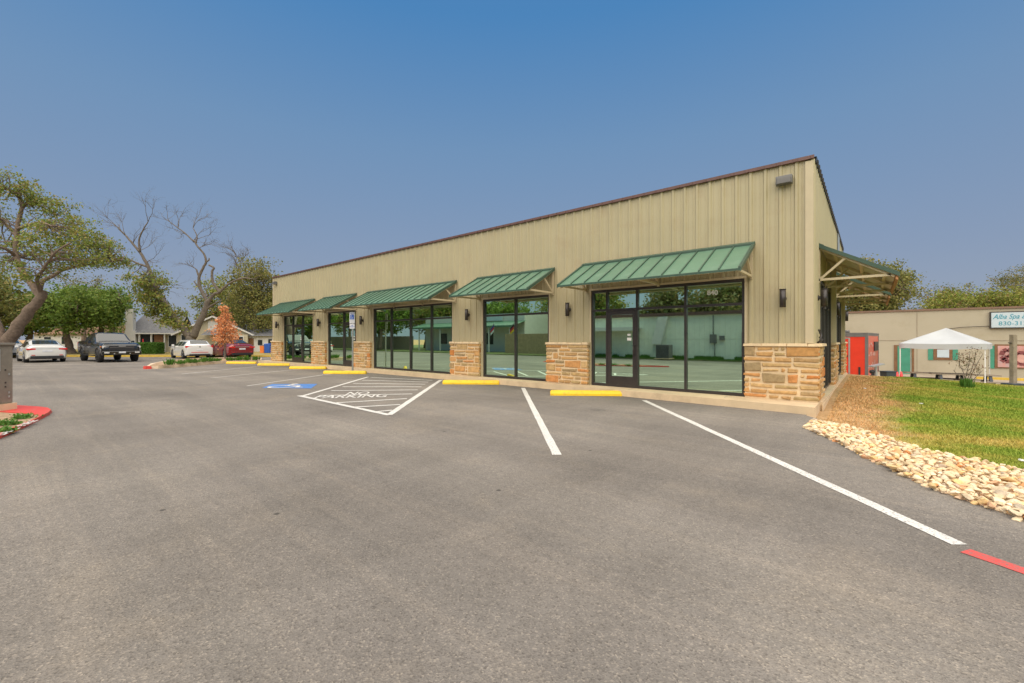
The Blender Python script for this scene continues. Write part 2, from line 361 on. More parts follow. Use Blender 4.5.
# ------------------------------------------------------------------ ground
ASPH_FAR = 36.0
def ground_z(x, y):
    z = -.05
    if x > -2 and y > -8:
        s = ((x-.2)+(y+1.5))*.707
        rise = (.17-.055*max(0, x))
        rise = max(-.22, rise)
        z += (rise)*sstep(s, .2, 3.5)*sstep(x, -1.5, .2) if rise > 0 else rise*sstep(s, .2, 5)
        z += .05*math.exp(-((y-9.2-.1*x)/1.6)**2)*sstep(x, 0, 2)
    crest = 10.3+.05*x
    z = z + (-.88-z)*sstep(y, crest, crest+2.6)*sstep(y, 10.2, 10.3)*(sstep(x, -30, -20) if x < -20 else 1)
    if x < -28: z = -.05
    return z
def grid_sheet(name, xs, ys, zf, mat, kind='structure'):
    vs = [(x, y, zf(x, y)) for y in ys for x in xs]; nx = len(xs)
    fs = [(j*nx+i, j*nx+i+1, (j+1)*nx+i+1, (j+1)*nx+i) for j in range(len(ys)-1) for i in range(nx-1)]
    mb = MB(); mb.add(vs, fs, True); return tag(mb.build(name, mat), kind=kind)
def frange(a, b, s):
    r = []; 
    while a < b: r.append(a); a += s
    return r+[b]
xs = [-1500, -600, -250, -120, -80, -50, -35, -29, -28, -26, -20]+frange(-18, -2, 2)+frange(-1.5, 14, .35)+frange(15, 40, 3)+[60, 120, 300, 700, 1500]
ys = [-1500, -500, -150, -60, -30, -12]+frange(-10, 18, .35)+[20, 24, 30, 45, 80, 150, 400, 1500]
tag(grid_sheet('lawn_ground', xs, ys, ground_z, M['lawn']))
# asphalt lot: near part follows the rock edge, far part reaches the street kerb
rock_lo = [G(806, 428.6), G(838, 443), G(868, 458.5), G(934.7, 490), G(1024, 520)]
rock_hi = [G(811.6, 421.5), G(843, 427), G(875, 435.6), G(917, 451), G(973, 462), G(1024, 473.5)]
dlo = (rock_lo[-1]-rock_lo[-2]).normalized()
far_l = W(-90, 350, ASPH_FAR); far_r = W(420, 350, ASPH_FAR)
poly = [p.xy for p in rock_lo]+[(rock_lo[-1]+dlo*8).xy, Vector((14, -14)), Vector((16, -19.6)), Vector((-90, -19.6)), Vector((-90, -12)), far_l.xy, W(0, 350, ASPH_FAR).xy, W(200, 350, ASPH_FAR).xy, far_r.xy, Vector((-27.9, 8)), Vector((-27.9, .2)), Vector((-.02, .2)), Vector((-.02, -1.0)), Vector((.17, -1.25)), Vector((.14, -2.2))]
bm = bmesh.new(); vs = [bm.verts.new((p.x, p.y, 0)) for p in poly]; f = bm.faces.new(vs)
ex = bmesh.ops.extrude_face_region(bm, geom=[f]); 
for v_ in ex['geom']:
    if isinstance(v_, bmesh.types.BMVert): v_.co.z = -.06
bmesh.ops.triangulate(bm, faces=bm.faces[:]); bmesh.ops.recalc_face_normals(bm, faces=bm.faces[:])
me = bpy.data.meshes.new('asphalt_lot'); bm.to_mesh(me); bm.free(); me.materials.append(M['asphalt'])
o = bpy.data.objects.new('asphalt_lot', me); C.objects.link(o); tag(o, kind='structure')
# dry verge beyond the street
mb = MB(); a = W(-400, 350, ASPH_FAR+.25); b_ = W(420, 350, ASPH_FAR+.25); c_ = W(420, 350, 160); d_ = W(-400, 350, 160)
mb.prism([a.xy, b_.xy, c_.xy, d_.xy], -.03, .05); tag(mb.build('dry_verge', M['dry_ground']), kind='structure')
mb = MB(); mb.bar(W(-80, 350, ASPH_FAR+.1)*1+Vector((0, 0, 0)), W(300, 350, ASPH_FAR+.1), .16, .14)
for i, v_ in enumerate(mb.v): mb.v[i] = (v_[0], v_[1], .13 if v_[2] > W(0, 350, ASPH_FAR).z else -.02)
tag(mb.build('street_kerb', M['yellow_curb']), kind='structure')
# yard of the neighbour, lower level
mb = MB(); mb.prism([(-12, 14.5), (40, 16.5), (40, 60), (-12, 60)], -.95, -.83); tag(mb.build('neighbour_yard', M['pale_ground']), kind='structure')
mb = MB(); a = G(979, 380, -.83); b_ = G(1060, 384, -.83); mb.box(a.x, b_.x+3, 25.4, 25.6, -.83, -.70)
tag(mb.build('yellow_yard_kerb', M['yellow_curb']), kind='structure')
# raised strip opposite
mb = MB(); mb.prism([(-90, -19.6), (16, -19.6), (16, -80), (-90, -80)], -.1, .08); tag(mb.build('opposite_verge', M['far_grass']), kind='structure')

# ------------------------------------------------------------------ painted markings (4 mm sheets)
def line(a, b, w, mat='line_white', z=.004, name='painted_line'):
    a = Vector((a[0], a[1], 0)); b = Vector((b[0], b[1], 0)); d = (b-a).normalized(); s = Vector((-d.y, d.x, 0))*w/2
    mb = MB(); N_ = max(2, int((b-a).length/.25)); L = []; Rr = []
    for i in range(N_+1):
        p = a.lerp(b, i/N_); j1 = rnd.uniform(-.004, .004); j2 = rnd.uniform(-.004, .004)
        L.append(tuple((p+s*(1+j1/w*2)).xy)+(z,)); Rr.append(tuple((p-s*(1+j2/w*2)).xy)+(z,))
    mb.add(L+Rr, [(i+N_+1, i+N_+2, i+1, i) for i in range(N_)])
    return tag(mb.build(name, M[mat]), kind='structure')
line(G(644, 400.5), G(960, 545), .115)
line(G(523, 388), G(557, 455), .115)
line(G(965, 551), G(1060, 583.5), .115, 'line_red')
line(G(368, 377), G(303, 396), .11, 'line_white')
line(G(441, 380), G(389, 415), .13, 'line_white')
line(G(299, 395.8), G(389.5, 415.2), .12, 'line_white', .0065)
for a, b_, w_ in [((340, 372.5), (247, 386), .1), ((301, 369), (211, 378), .1), ((262, 366), (182, 374), .1)]:
    line(G(*a), G(*b_), w_, 'line_faded')
def z6(x, y): return G(290+x/6.4, 365+y/6.4)
for a, b_ in [((518, 80), (912, 99)), ((462, 98), (886, 110)), ((404, 118), (866, 124)), ((338, 140), (842, 140)), ((264, 165), (818, 160)), ((188, 196), (784, 186)), ((296, 243), (748, 216)), ((418, 270), (705, 254)), ((552, 300), (655, 290))]:
    line(z6(*a), z6(*b_), .10, 'line_white', .0052)
tc = (G(318, 397.7)+G(388, 396.3))/2; td = G(388, 396.3)-G(318, 397.7); ta = math.atan2(td.y, td.x)
for txt, c0, wd in (('PARKING', G(352, 396.6), 1.72), ('NO', G(358, 393.6), .56)):
    me = text_mesh(txt, 1, 0, bold=.012); me.materials.clear(); me.materials.append(M['line_white'])
    wx = max(v.co.x for v in me.vertices)-min(v.co.x for v in me.vertices)
    me.transform(Matrix.Translation((c0.x, c0.y, .0085)) @ Matrix.Rotation(ta, 4, 'Z') @ Matrix.Diagonal((wd/wx, .85, 1, 1)))
    o = bpy.data.objects.new('painted_lettering', me); C.objects.link(o); tag(o, kind='structure')
# accessible-space symbol: blue ground and white wheelchair figure
q = [G(262, 388), G(311, 388.5), G(317.5, 384), G(272, 384.2)]
mb = MB(); mb.add([(p.x, p.y, .0045) for p in q], [(0, 1, 2, 3)]); tag(mb.build('accessible_symbol', M['line_blue']), kind='structure')
sc = G(289, 386.2); S_ = Matrix.Translation((sc.x, sc.y, .0085)) @ Matrix.Rotation(YAW, 4, 'Z')
mb = MB()
def flat(pts, w):
    for i in range(len(pts)-1):
        a = Vector(pts[i]); b_ = Vector(pts[i+1]); d = (b_-a).normalized(); s_ = Vector((-d.y, d.x))*w/2; a = a-d*w*.3; b_ = b_+d*w*.3
        mb.add([S_ @ Vector((p.x, p.y, .0004*i)) for p in (a-s_, b_-s_, b_+s_, a+s_)], [(0, 1, 2, 3)])
flat([(.38*math.cos(t)-.08, .36*math.sin(t)-.22) for t in [R(k) for k in range(100, 380, 20)]], .09)
flat([(-.12, .45), (-.1, .05), (.28, .05), (.42, -.35), (.55, -.33)], .11)
flat([(-.1, .28), (.18, .28)], .08)
mb.add([S_ @ Vector((-.12+.1*math.cos(R(k*30)), .6+.1*math.sin(R(k*30)), 0)) for k in range(12)], [tuple(range(12))])
tag(mb.build('accessible_symbol', M['line_white']), kind='structure')
# utility patches in the asphalt
for x, y, r_ in ((598, 410, .15),):
    p = G(x, y); mb = MB(); mb.add([(p.x+r_*1.1*math.cos(k*.5236), p.y+r_*math.sin(k*.5236), .004) for k in range(12)], [tuple(range(12))])
    tag(mb.build('utility_cover', plain('cover', (.135, .12, .105), .9, var=.3, scale=9)), kind='structure')

# ------------------------------------------------------------------ the commercial building
XL = -27.35; BD = 10.6; ZB = .15; ZT = 5.22
bld = empty('commercial_building', (0, 0, 0), 0, 'long tan ribbed metal shop building with green awnings, stone piers and dark storefronts', 'building')
# slab and sidewalk
mb = MB(); mb.prism([(XL-.9, -.55), (-16, -.5), (-10, -.5), (-5.3, -.6), (-.5, -.86), (.12, -.92), (.12, .02), (XL-.9, .02)], -.05, ZB, .008)
tag(mb.build('sidewalk', M['concrete']), kind='structure')
for k in range(12):
    x = -1.6-k*2.3; jm = MB(); jm.box(x-.006, x+.006, -.45, -.15, ZB, ZB+.0015); jm.build('joint', M['grey_metal'], bld)
mb = MB(); mb.box(XL-.05, .16, .021, BD+.05, -.9, ZB); mb.build('foundation', M['concrete'], bld)

windows = [(-25.8, -22.15), (-20.5, -17.8), (-16.33, -11.08), (-9.5, -6.69), (-5.22, -1.28)]
ZW0 = .17; ZW1 = 2.84
side_windows = [(1.25, 4.2), (6.0, 9.0)]
def ribbed(mb, a, b, z0, z1, along='x', ztop=None):
    """R-panel wall between a and b; outward is -Y (front) or +X (side)"""
    prof = []; p = a; sp = .29
    k0 = math.floor(a/sp); pos = []
    k = k0
    while k*sp < b+.01:
        c = k*sp
        for d, h in ((-.045, 0), (-.022, .032), (.022, .032), (.045, 0)): pos.append((c+d, h))
        for q_ in (.097, .194):
            for d, h in ((-.014, 0), (-.006, .007), (.006, .007), (.014, 0)): pos.append((c+q_+d, h))
        k += 1
    pos = [q_ for q_ in pos if a < q_[0] < b]; pos = [(a, 0)]+pos+[(b, 0)]
    vs = []
    for u, h in pos:
        for z in (z0, z1 if ztop is None else ztop(u)):
            vs.append((u, -h, z) if along == 'x' else (h, u, z))
    n_ = len(pos)
    fs = [(2*i, 2*i+2, 2*i+3, 2*i+1) for i in range(n_-1)]
    mb.add(vs, fs)
mb = MB()
ribbed(mb, XL, 0, ZW1+.06, ZT)
edges = [XL]+[e for wdw in windows for e in wdw]+[0.0]
piers = [(edges[i], edges[i+1]) for i in range(0, len(edges), 2)]
for a, b_ in piers: ribbed(mb, a, b_, ZB, ZW1+.06)
mb.build('wall_cladding', M['siding'], bld)
top = lambda y: ZT-.026*y
mb = MB(); ribbed(mb, 0, BD, ZW1+.06, 0, 'y', top)
se = [0]+[e for wdw in side_windows for e in wdw]+[BD]
for i in range(0, len(se), 2): ribbed(mb, se[i], se[i+1], ZB, ZW1+.06, 'y')
mb.build('side_cladding', M['siding'], bld)
mb = MB()
mb.box(XL, XL+.1, .01, BD, ZB, top(BD)-.02); mb.box(XL, -.02, BD-.1, BD, ZB, top(BD)-.02)
mb.build('rear_wall', M['siding'], bld)
mb = MB(); mb.add([(XL, .02, ZT-.05), (-.02, .02, ZT-.05), (-.02, BD-.02, top(BD)-.05), (XL, BD-.02, top(BD)-.05), (XL, .02, ZT-.15), (-.02, .02, ZT-.15), (-.02, BD-.02, top(BD)-.15), (XL, BD-.02, top(BD)-.15)],
    [(0, 1, 2, 3), (7, 6, 5, 4), (0, 4, 5, 1), (1, 5, 6, 2), (2, 6, 7, 3), (3, 7, 4, 0)]); mb.build('roof', M['grey_metal'], bld)
mb = MB(); mb.box(XL-.05, .012, -.07, .06, ZT-.005, ZT+.065)
for k in range(int(-XL/.305)+1):
    x = -k*.305; mb.box(x-.03, x+.03, -.085, -.07, ZT-.005, ZT+.060)
mb.build('roof_trim', M['maroon'], bld)
mb = MB(); mb.add([(.04, .06, ZT-.03), (.06, .06, ZT+.06), (.06, BD, top(BD)+.04), (.04, BD, top(BD)-.04), (-.06, .06, ZT+.06), (-.06, BD, top(BD)+.04)], [(0, 3, 2, 1), (1, 2, 5, 4)])
for k in range(1, int(BD/.305)):
    y = k*.305; mb.box(.045, .075, y-.04, y+.04, top(y)-.05, top(y)+.05)
mb.build('rake_trim', M['bronze'], bld)
mb = MB(); mb.box(-.13, .012, -.045, -.005, 1.37, ZT-.04); mb.box(.002, .012, -.005, .13, 1.37, ZT-.05); mb.build('corner_trim', M['beige_trim'], bld); mb = MB(); mb.box(XL-.03, XL+.1, -.045, -.005, 1.37, ZT-.04)
mb.build('corner_trim', M['beige_trim'], bld)
# inner walls give the openings real depth
mb = MB()
for a, b_ in piers: mb.box(a+.01, b_-.01, .02, .2, ZB, ZW1+.3)
mb.box(XL+.12, -.15, .2, .3, ZW1+.02, ZT-.2)
mb.box(XL+.12, -.22, 7.4, 7.5, ZB, 4.9)
for x in (-21.5, -17.1, -10.3, -6.1): mb.box(x-.08, x+.08, .31, 7.4, ZB, 3.2)
mb.box(XL+.12, -.2, .31, 7.4, 3.2, 3.3)
for i in range(0, len(se), 2): mb.box(-.2, -.02, max(.21, se[i]+.01), se[i+1]-.01, ZB, ZW1+.3)
mb.build('interior_wall', M['interior'], bld)
mb = MB(); mb.box(XL+.12, -.2, .22, 7.4, ZB-.1, ZB+.012); mb.build('interior_floor', M['interior_floor'], bld)

def ashlar(mb_s, w, h, place):
    """random coursed blocks covering a w x h face; place(u, z, out) -> point"""
    c = .112; nu = max(2, round(w/c)); nz = max(2, round(h/c)); cu = w/nu; cz = h/nz
    used_ = [[False]*nu for _ in range(nz)]
    for j in range(nz):
        for i in range(nu):
            if used_[j][i]: continue
            ww = rnd.choice((1, 2, 2, 3, 3, 4, 5)); hh = rnd.choice((1, 1, 1, 2)); 
            if hh == 2: ww = max(ww, 2)
            hh = min(hh, nz-j); k = 0
            while k < ww and i+k < nu and not used_[j][i+k]: k += 1
            ww = k
            if hh == 2 and any(used_[j+1][i+t] for t in range(ww)): hh = 1
            if nu-(i+ww) == 1 and not used_[j][nu-1]: ww += 1
            for a in range(hh):
                for t in range(ww): used_[j+a][i+t] = True
            g_ = rnd.uniform(.018, .032); u0 = i*cu+g_; u1 = (i+ww)*cu-g_; z0 = j*cz+g_; z1 = (j+hh)*cz-g_
            if i == 0: u0 = -.004
            if i+ww >= nu: u1 = w+.004
            o_ = rnd.uniform(.012, .034); b = .012
            jit = lambda: rnd.uniform(-.013, .013)
            P_ = [(u0+jit(), z0+jit()), (u1+jit(), z0+jit()), (u1+jit(), z1+jit()), (u0+jit(), z1+jit())]
            um = (u0+u1)/2; zm = (z0+z1)/2
            base = [place(u, z, -.01) for u, z in P_]
            mid = [place(u, z, o_-.006) for u, z in P_]
            topv = [place(u+(b if u < um else -b), z+(b if z < zm else -b), o_+rnd.uniform(0, .007)) for u, z in P_]
            vs = base+mid+topv
            fs = [(k_, (k_+1) % 4, 4+(k_+1) % 4, 4+k_) for k_ in range(4)]+[(4+k_, 4+(k_+1) % 4, 8+(k_+1) % 4, 8+k_) for k_ in range(4)]+[(8, 9, 10, 11)]
            mb_s.add(vs, fs)
SH = 1.21
stone_spans = [(XL-.12, -25.95), (-22.2, -20.68), (-17.93, -16.5), (-11.12, -9.62), (-6.74, -5.3), (-1.27, .11)]
for idx, (a, b_) in enumerate(stone_spans):
    core = MB(); st = MB(); corner = idx == 5
    core.box(a+.012, b_-.012, -.092, .0 if not corner else 1.13, ZB+.002, ZB+SH-.02)
    if corner: core = MB(); core.box(a+.012, b_-.012, -.092, -.001, ZB+.002, ZB+SH-.02); core.box(.005, b_-.012, -.001, 1.12, ZB+.002, ZB+SH-.02)
    ashlar(st, b_-a, SH-.05, lambda u, z, o: Vector((a+u, -.095-o, ZB+z)))
    if corner: ashlar(st, 1.2, SH-.05, lambda u, z, o: Vector((b_-.015+o, -.085+u, ZB+z)))
    else: ashlar(st, .09, SH-.05, lambda u, z, o: Vector((b_-.015+o, -.095+u, ZB+z)))
    pr = core.build('stone_pier', M['mortar'], bld)
    st.build('stonework', M['ashlar'], pr)
    cp = MB()
    x = a-.02
    while x < b_+.02:
        x2 = min(b_+.03, x+rnd.uniform(.28, .5))
        if b_+.03-x2 < .12: x2 = b_+.03
        cp.box(x+.003, x2-.003, -.145, -.012, ZB+SH-.055, ZB+SH+rnd.uniform(.0, .012), inset=.01); x = x2
    if corner:
        y = -.01
        while y < 1.1:
            y2 = min(1.13, y+.38); cp.box(.012, .16, y+.003, y2-.003, ZB+SH-.055, ZB+SH+rnd.uniform(0, .012), inset=.01); y = y2
            if 1.13-y < .05: break
    cp.build('stone_cap', M['mortar'], pr)
for a, b_ in ((4.3, 5.9), (9.1, BD+.1)):
    core = MB(); st = MB(); core.box(.0, .11, a, b_, -.1, ZB+SH-.02); ashlar(st, b_-a, SH-.05, lambda u, z, o: Vector((.108+o, a+u, ZB+z)))
    ashlar(st, .11, SH-.05, lambda u, z, o: Vector((u, a-.003-o, ZB+z)))
    pr = core.build('stone_pier', M['mortar'], bld); st.build('stonework', M['ashlar'], pr)
    cp = MB(); cp.box(.012, .17, a-.04, b_+.02, ZB+SH-.055, ZB+SH, inset=.01); cp.build('stone_cap', M['mortar'], pr)
mb = MB(); mb.box(.161, .175, -.05, BD+.1, -.5, ZB-.04); mb.build('side_footing', M['concrete'], bld)

def storefront(a, b_, cols, door=None, num=None):
    fr = MB(); y0, y1 = -.012, .10; fw_ = .055
    zt = 2.27
    fr.box(a, b_, y0, y1, ZW0-.02, ZW0+fw_); fr.box(a, b_, y0, y1, ZW1-.07, ZW1)
    for x in [a+fw_/2, b_-fw_/2]+cols: fr.box(x-fw_/2, x+fw_/2, y0+.001, y1-.001, ZW0+fw_, ZW1-.07)
    ed = [a+fw_/2]+cols+[b_-fw_/2]
    for i in range(len(ed)-1): fr.box(ed[i]+fw_/2, ed[i+1]-fw_/2, y0+.003, y1-.003, zt-.03, zt+.03)
    root = fr.build('storefront_window', M['bronze'], bld)
    gl = MB()
    for i in range(len(ed)-1):
        x0 = ed[i]+fw_/2; x1 = ed[i+1]-fw_/2
        gl.quad((x0, .045, zt+.03), (x1, .045, zt+.03), (x1, .045, ZW1-.07), (x0, .045, ZW1-.07))
        if door is None or i != door: gl.quad((x0, .045, ZW0+fw_), (x1, .045, ZW0+fw_), (x1, .045, zt-.03), (x0, .045, zt-.03))
    gl.build('glass', M['glass'], root)
    if door is not None:
        x0 = ed[door]+fw_/2+.006; x1 = ed[door+1]-fw_/2-.006; z0 = ZW0+fw_-.03+.008; z1 = zt-.036; s = .085
        d = MB(); d.box(x0, x0+s, -.008, .06, z0, z1); d.box(x1-s, x1, -.008, .06, z0, z1)
        d.box(x0+s, x1-s, -.007, .059, z0, z0+.24); d.box(x0+s, x1-s, -.007, .059, z1-.1, z1)
        dr = d.build('door', M['bronze'], bld)
        g = MB(); g.quad((x0+s, .03, z0+.24), (x1-s, .03, z0+.24), (x1-s, .03, z1-.1), (x0+s, .03, z1-.1)); g.build('glass', M['glass'], dr)
        h = MB(); hx = x1-s/2; h.tube([(hx, -.008, 1.02), (hx, -.07, 1.04), (hx, -.07, 1.28), (hx, -.008, 1.30)], .013); h.build('handle', M['galv'] if num is None else M['bronze'], dr)
        st = MB(); st.box(x1-s-.17, x1-s-.05, .022, .027, 1.42, 1.5); st.box(x1-s-.16, x1-s-.07, .022, .027, 1.55, 1.6); st.build('notice_sticker', M['white_plain'], dr)
    t = MB()   # beige opening trim
    t.box(a-.045, a-.003, -.040, .04, 1.37, ZW1+.0); t.box(b_+.003, b_+.045, -.040, .04, 1.37, ZW1+.0); t.box(a-.045, b_+.045, -.041, .04, ZW1+.002, ZW1+.058)
    t.build('opening_trim', M['beige_trim'], bld)
    if num:
        text_obj('house_number', num, .16, M['white_plain'], Matrix.Translation((b_-.70, .032, 2.565)) @ Matrix.Rotation(R(90), 4, 'X'), root, ext=.002, bold=.004)
storefront(*windows[0], [-24.7, -23.45], 1)
storefront(*windows[1], [-19.0], 1)
storefront(*windows[2], [-15.02, -13.67, -12.34])
storefront(*windows[3], [-8.06])
storefront(*windows[4], [-4.74, -3.86, -2.6], 1, '840')
# side windows
for a, b_ in side_windows:
    fr = MB(); x0, x1 = -.09, .012
    fr.box(x0, x1, a, b_, ZB+.02, ZB+.08); fr.box(x0, x1, a, b_, ZW1-.07, ZW1)
    n_ = 3; ys_ = [a+.03+(b_-a-.06)*i/n_ for i in range(n_+1)]
    for y in ys_: fr.box(x0+.001, x1+.03, y-.028, y+.028, ZB+.08, ZW1-.07)
    for i in range(n_): fr.box(x0+.003, x1-.003, ys_[i]+.028, ys_[i+1]-.028, 2.24, 2.3)
    root = fr.build('side_window', M['bronze'], bld)
    gl = MB(); gl.quad((-.04, a+.03, ZB+.08), (-.04, b_-.03, ZB+.08), (-.04, b_-.03, ZW1-.07), (-.04, a+.03, ZW1-.07)); gl.build('glass', M['glass'], root)
mb = MB(); mb.box(.05, .16, 4.22, 4.34, ZB+SH, 3.4); mb.build('side_post', M['beige_trim'], bld); mb = MB(); mb.box(.05, .16, 9.02, 9.14, ZB+SH, 3.4); mb.build('side_post', M['beige_trim'], bld)

# awnings: local frame u along wall, o outwards, z up
def awning(u0, u1, T, proj, zt, zf, rafters=False, label=None):
    """T maps (u, out, z) to world"""
    sh = MB(); tr = MB(); nseg = max(4, round((u1-u0)/.385)); dz = (zf-zt)/proj
    def P_(u, o, dzz=0): return T(u, o, zt+dz*o+dzz)
    def slab(mb, ua, ub, oa, ob, z0, z1):
        mb.add([P_(ua, oa, z0), P_(ub, oa, z0), P_(ub, ob, z0), P_(ua, ob, z0), P_(ua, oa, z1), P_(ub, oa, z1), P_(ub, ob, z1), P_(ua, ob, z1)],
               [(3, 2, 1, 0), (4, 5, 6, 7), (0, 1, 5, 4), (1, 2, 6, 5), (2, 3, 7, 6), (3, 0, 4, 7)])
    slab(sh, u0, u1, .04, proj, 0.012, .024)
    for i in range(nseg+1):
        u = u0+(u1-u0)*i/nseg; u = min(max(u, u0+.02), u1-.02)
        slab(tr, u-.013, u+.013, .125, proj-.002, .0245, .056)
    root = sh.build('awning', M['green_metal'], bld)
    slab(tr, u0-.02, u1+.02, .03, .12, .03, .072)
    slab(tr, u0-.024, u0, .03, proj+.02, -.03, .058); slab(tr, u1, u1+.024, .03, proj+.02, -.03, .058)
    slab(tr, u0-.022, u1+.022, proj+.001, proj+.014, -.020, .026)
    tr.build('awning_trim', M['green_dark'], root)
    sf = MB(); slab(sf, u0+.003, u1-.003, .05, proj-.003, -.004, .010); sf.build('soffit', M['soffit'], root)
    nb = 2 if u1-u0 < 3.5 else (3 if u1-u0 < 5 else 4)
    for i in range(nb):
        u = u0+.06+(u1-u0-.12)*i/(nb-1); zz = zf+.01; br = MB()
        br.bar(T(u, .03, zz), T(u, proj-.12, zz), .05)
        br.bar(T(u, .035, zz), T(u, proj*.36, zt+dz*proj*.36-.05), .045)
        br.bar(T(u, .03, zt-.04), T(u, proj-.05, zf-.02), .05, .06)
        br.bar(T(u, .025, zz-.06), T(u, .025, zt-.06), .05)
        br.build('bracket', M['beige_trim'], root)
    for o in ((.3, .75, 1.15) if rafters else (.7, proj-.06)):
        pu = MB(); pu.bar(T(u0+.03, o, zt+dz*o-.03), T(u1-.03, o, zt+dz*o-.03), .06, .045); pu.build('purlin', M['beige_trim'], root)
    if rafters:
        wf = MB(); slab(wf, u0+.02, u1-.02, proj-.045, proj-.003, -.11, -.008); wf.build('fascia_board', M['wood_rafter'], root)
TF = lambda u, o, z: Vector((u, -.03-o, z))
for a, b_ in ((-26.15, -21.88), (-20.8, -17.7), (-16.72, -10.82), (-9.7, -6.47), (-5.44, -1.08)): awning(a, b_, TF, 1.36, 3.59, 2.86)
TS = lambda u, o, z: Vector((.0+o, u, z))
awning(.88, 4.6, TS, 1.36, 3.55, 2.78, True)
awning(5.7, 9.4, TS, 1.34, 3.52, 2.76, True)

# wall lights, flood lights, conduit
def sconce(T):
    b = MB(); b.tube([T(0, .11, -.19), T(0, .11, .19)], .06, 14); b.tube([T(0, .11, .19), T(0, .11, .2)], [.066, .066], 14)
    r_ = b.build('wall_light', M['bronze'], bld)
    k = MB(); k.bar(T(0, 0, 0), T(0, .1, 0), .05, .07); k.tube([T(0, .0, 0), T(0, .02, 0)], .06, 12); k.build('wall_light_arm', M['bronze'], r_)
for x in (-26.6, -21.35, -17.2, -10.2, -5.95, -.52):
    sconce(lambda u, o, z, x=x: Vector((x+.0+u, -.035-o, 2.33+z)))
for y in (.62, 5.1, 10.4): sconce(lambda u, o, z, y=y: Vector((.035+o, y+u, 2.36+z)))
for x, zz in ((-.5, 4.86), (-26.9, 4.88)):
    b = MB(); b.box(x-.15, x+.15, -.17, -.035, zz-.09, zz+.09); b.box(x-.13, x+.13, -.21, -.17, zz-.085, zz+.05); b.build('flood_light', M['grey_metal'], bld, .008)
b = MB(); b.box(.045, .055, 7.0, 7.9, 3.9, 5.0); b.build('wall_vent', M['galv'], bld)
b = MB(); b.tube([(.04, .45, 1.38), (.09, .42, 1.42), (.10, .5, 1.55), (.05, .62, 1.66)], .02, 8); b.tube([(.045, .55, 1.37), (.12, .6, 1.45), (.05, .75, 1.5)], .015, 8); b.build('conduit_stub', M['bronze'], bld)

# ------------------------------------------------------------------ wheel stops
def ws_obj(p, ang, label):
    mb = MB(); L = .92; w_ = .085; h = .13
    prof = [(-w_, 0), (-w_, .05), (-w_*.62, h-.012), (-w_*.4, h), (w_*.4, h), (w_*.62, h-.012), (w_, .05), (w_, 0)]
    xs_ = [-L, -L+.035, 0, L-.035, L]; vs = []
    for x in xs_:
        k = .82 if abs(x) == L else 1
        vs += [(x, y*k, z*(k if z > .06 else 1)) for y, z in prof]
    n_ = len(prof); fs = []
    for i in range(len(xs_)-1): fs += [(i*n_+j, i*n_+j+1, (i+1)*n_+j+1, (i+1)*n_+j) for j in range(n_-1)]
    fs += [tuple(range(n_)), tuple((len(xs_)-1)*n_+j for j in range(n_))[::-1]]
    mb.add(vs, fs); o = mb.build('wheel_stop', M['yellow'])
    o.location = (p.x, p.y, .001); o.rotation_euler = (0, 0, ang); return tag(o, label, 'wheel stop', 'yellow wheel stops in front of the shops')
WSL = [(586, 395.5, 'yellow wheel stop nearest the camera, facing the door numbered 840'),
       (471, 384.2, 'yellow wheel stop just right of the hatched no parking zone'),
       (345, 373.8, 'yellow wheel stop at the foot of the accessible parking sign post'),
       (308, 369.0, 'yellow wheel stop before the second storefront from the far end, left of the sign post'),
       (274, 365.6, 'yellow wheel stop before the farthest stone pier of the shop building'),
       (241.5, 363.8, 'farthest yellow wheel stop, beside the kerb of the planted island')]
for x, y, lb in WSL:
    p = G(x, y); ws_obj(p, R(36), lb)

# ------------------------------------------------------------------ accessible parking sign
sp_ = Vector((-16.75, -.80, 0)); sg = empty('parking_sign', sp_, R(14), 'blue and white accessible parking sign on a thin galvanised post', 'sign')
mb = MB(); mb.bar((0, 0, 0), (0, 0, 2.68), .05, .05); mb.build('post', M['galv'], sg)
mb = MB(); mb.box(-.16, .16, -.035, -.030, 2.17, 2.66); pl = mb.build('sign_plate', M['plate'], sg)
mb = MB(); mb.box(-.11, .11, -.039, -.036, 2.34, 2.55); mb.build('symbol_panel', M['sign_blue'], pl)
text_obj('sign_lettering', 'RESERVED\nPARKING', .06, M['sign_blue'], Matrix.Translation((0, -.037, 2.60)) @ Matrix.Rotation(R(90), 4, 'X'), pl, sy=.7, ext=.001)
mb = MB(); wc = [(-.02, 2.50), (-.02, 2.44), (.03, 2.44), (.045, 2.39)]
for i in range(3): mb.bar((wc[i][0], -.041, wc[i][1]), (wc[i+1][0], -.041, wc[i+1][1]), .004, .014)
for k in range(10):
    t1, t2 = R(100+k*24), R(124+k*24); mb.bar((.045*math.cos(t1)-.015, -.041, .045*math.sin(t1)+2.41), (.045*math.cos(t2)-.015, -.041, .045*math.sin(t2)+2.41), .004, .01)
mb.box(-.035, -.005, -.042, -.040, 2.505, 2.53); mb.build('wheelchair_symbol', M['white_plain'], pl)
mb = MB(); mb.box(-.15, .15, -.035, -.030, 1.93, 2.15); p2 = mb.build('lower_plate', M['plate'], sg)
text_obj('sign_lettering', 'VAN\nACCESSIBLE', .055, M['sign_blue'], Matrix.Translation((0, -.037, 2.04)) @ Matrix.Rotation(R(90), 4, 'X'), p2, ext=.001)

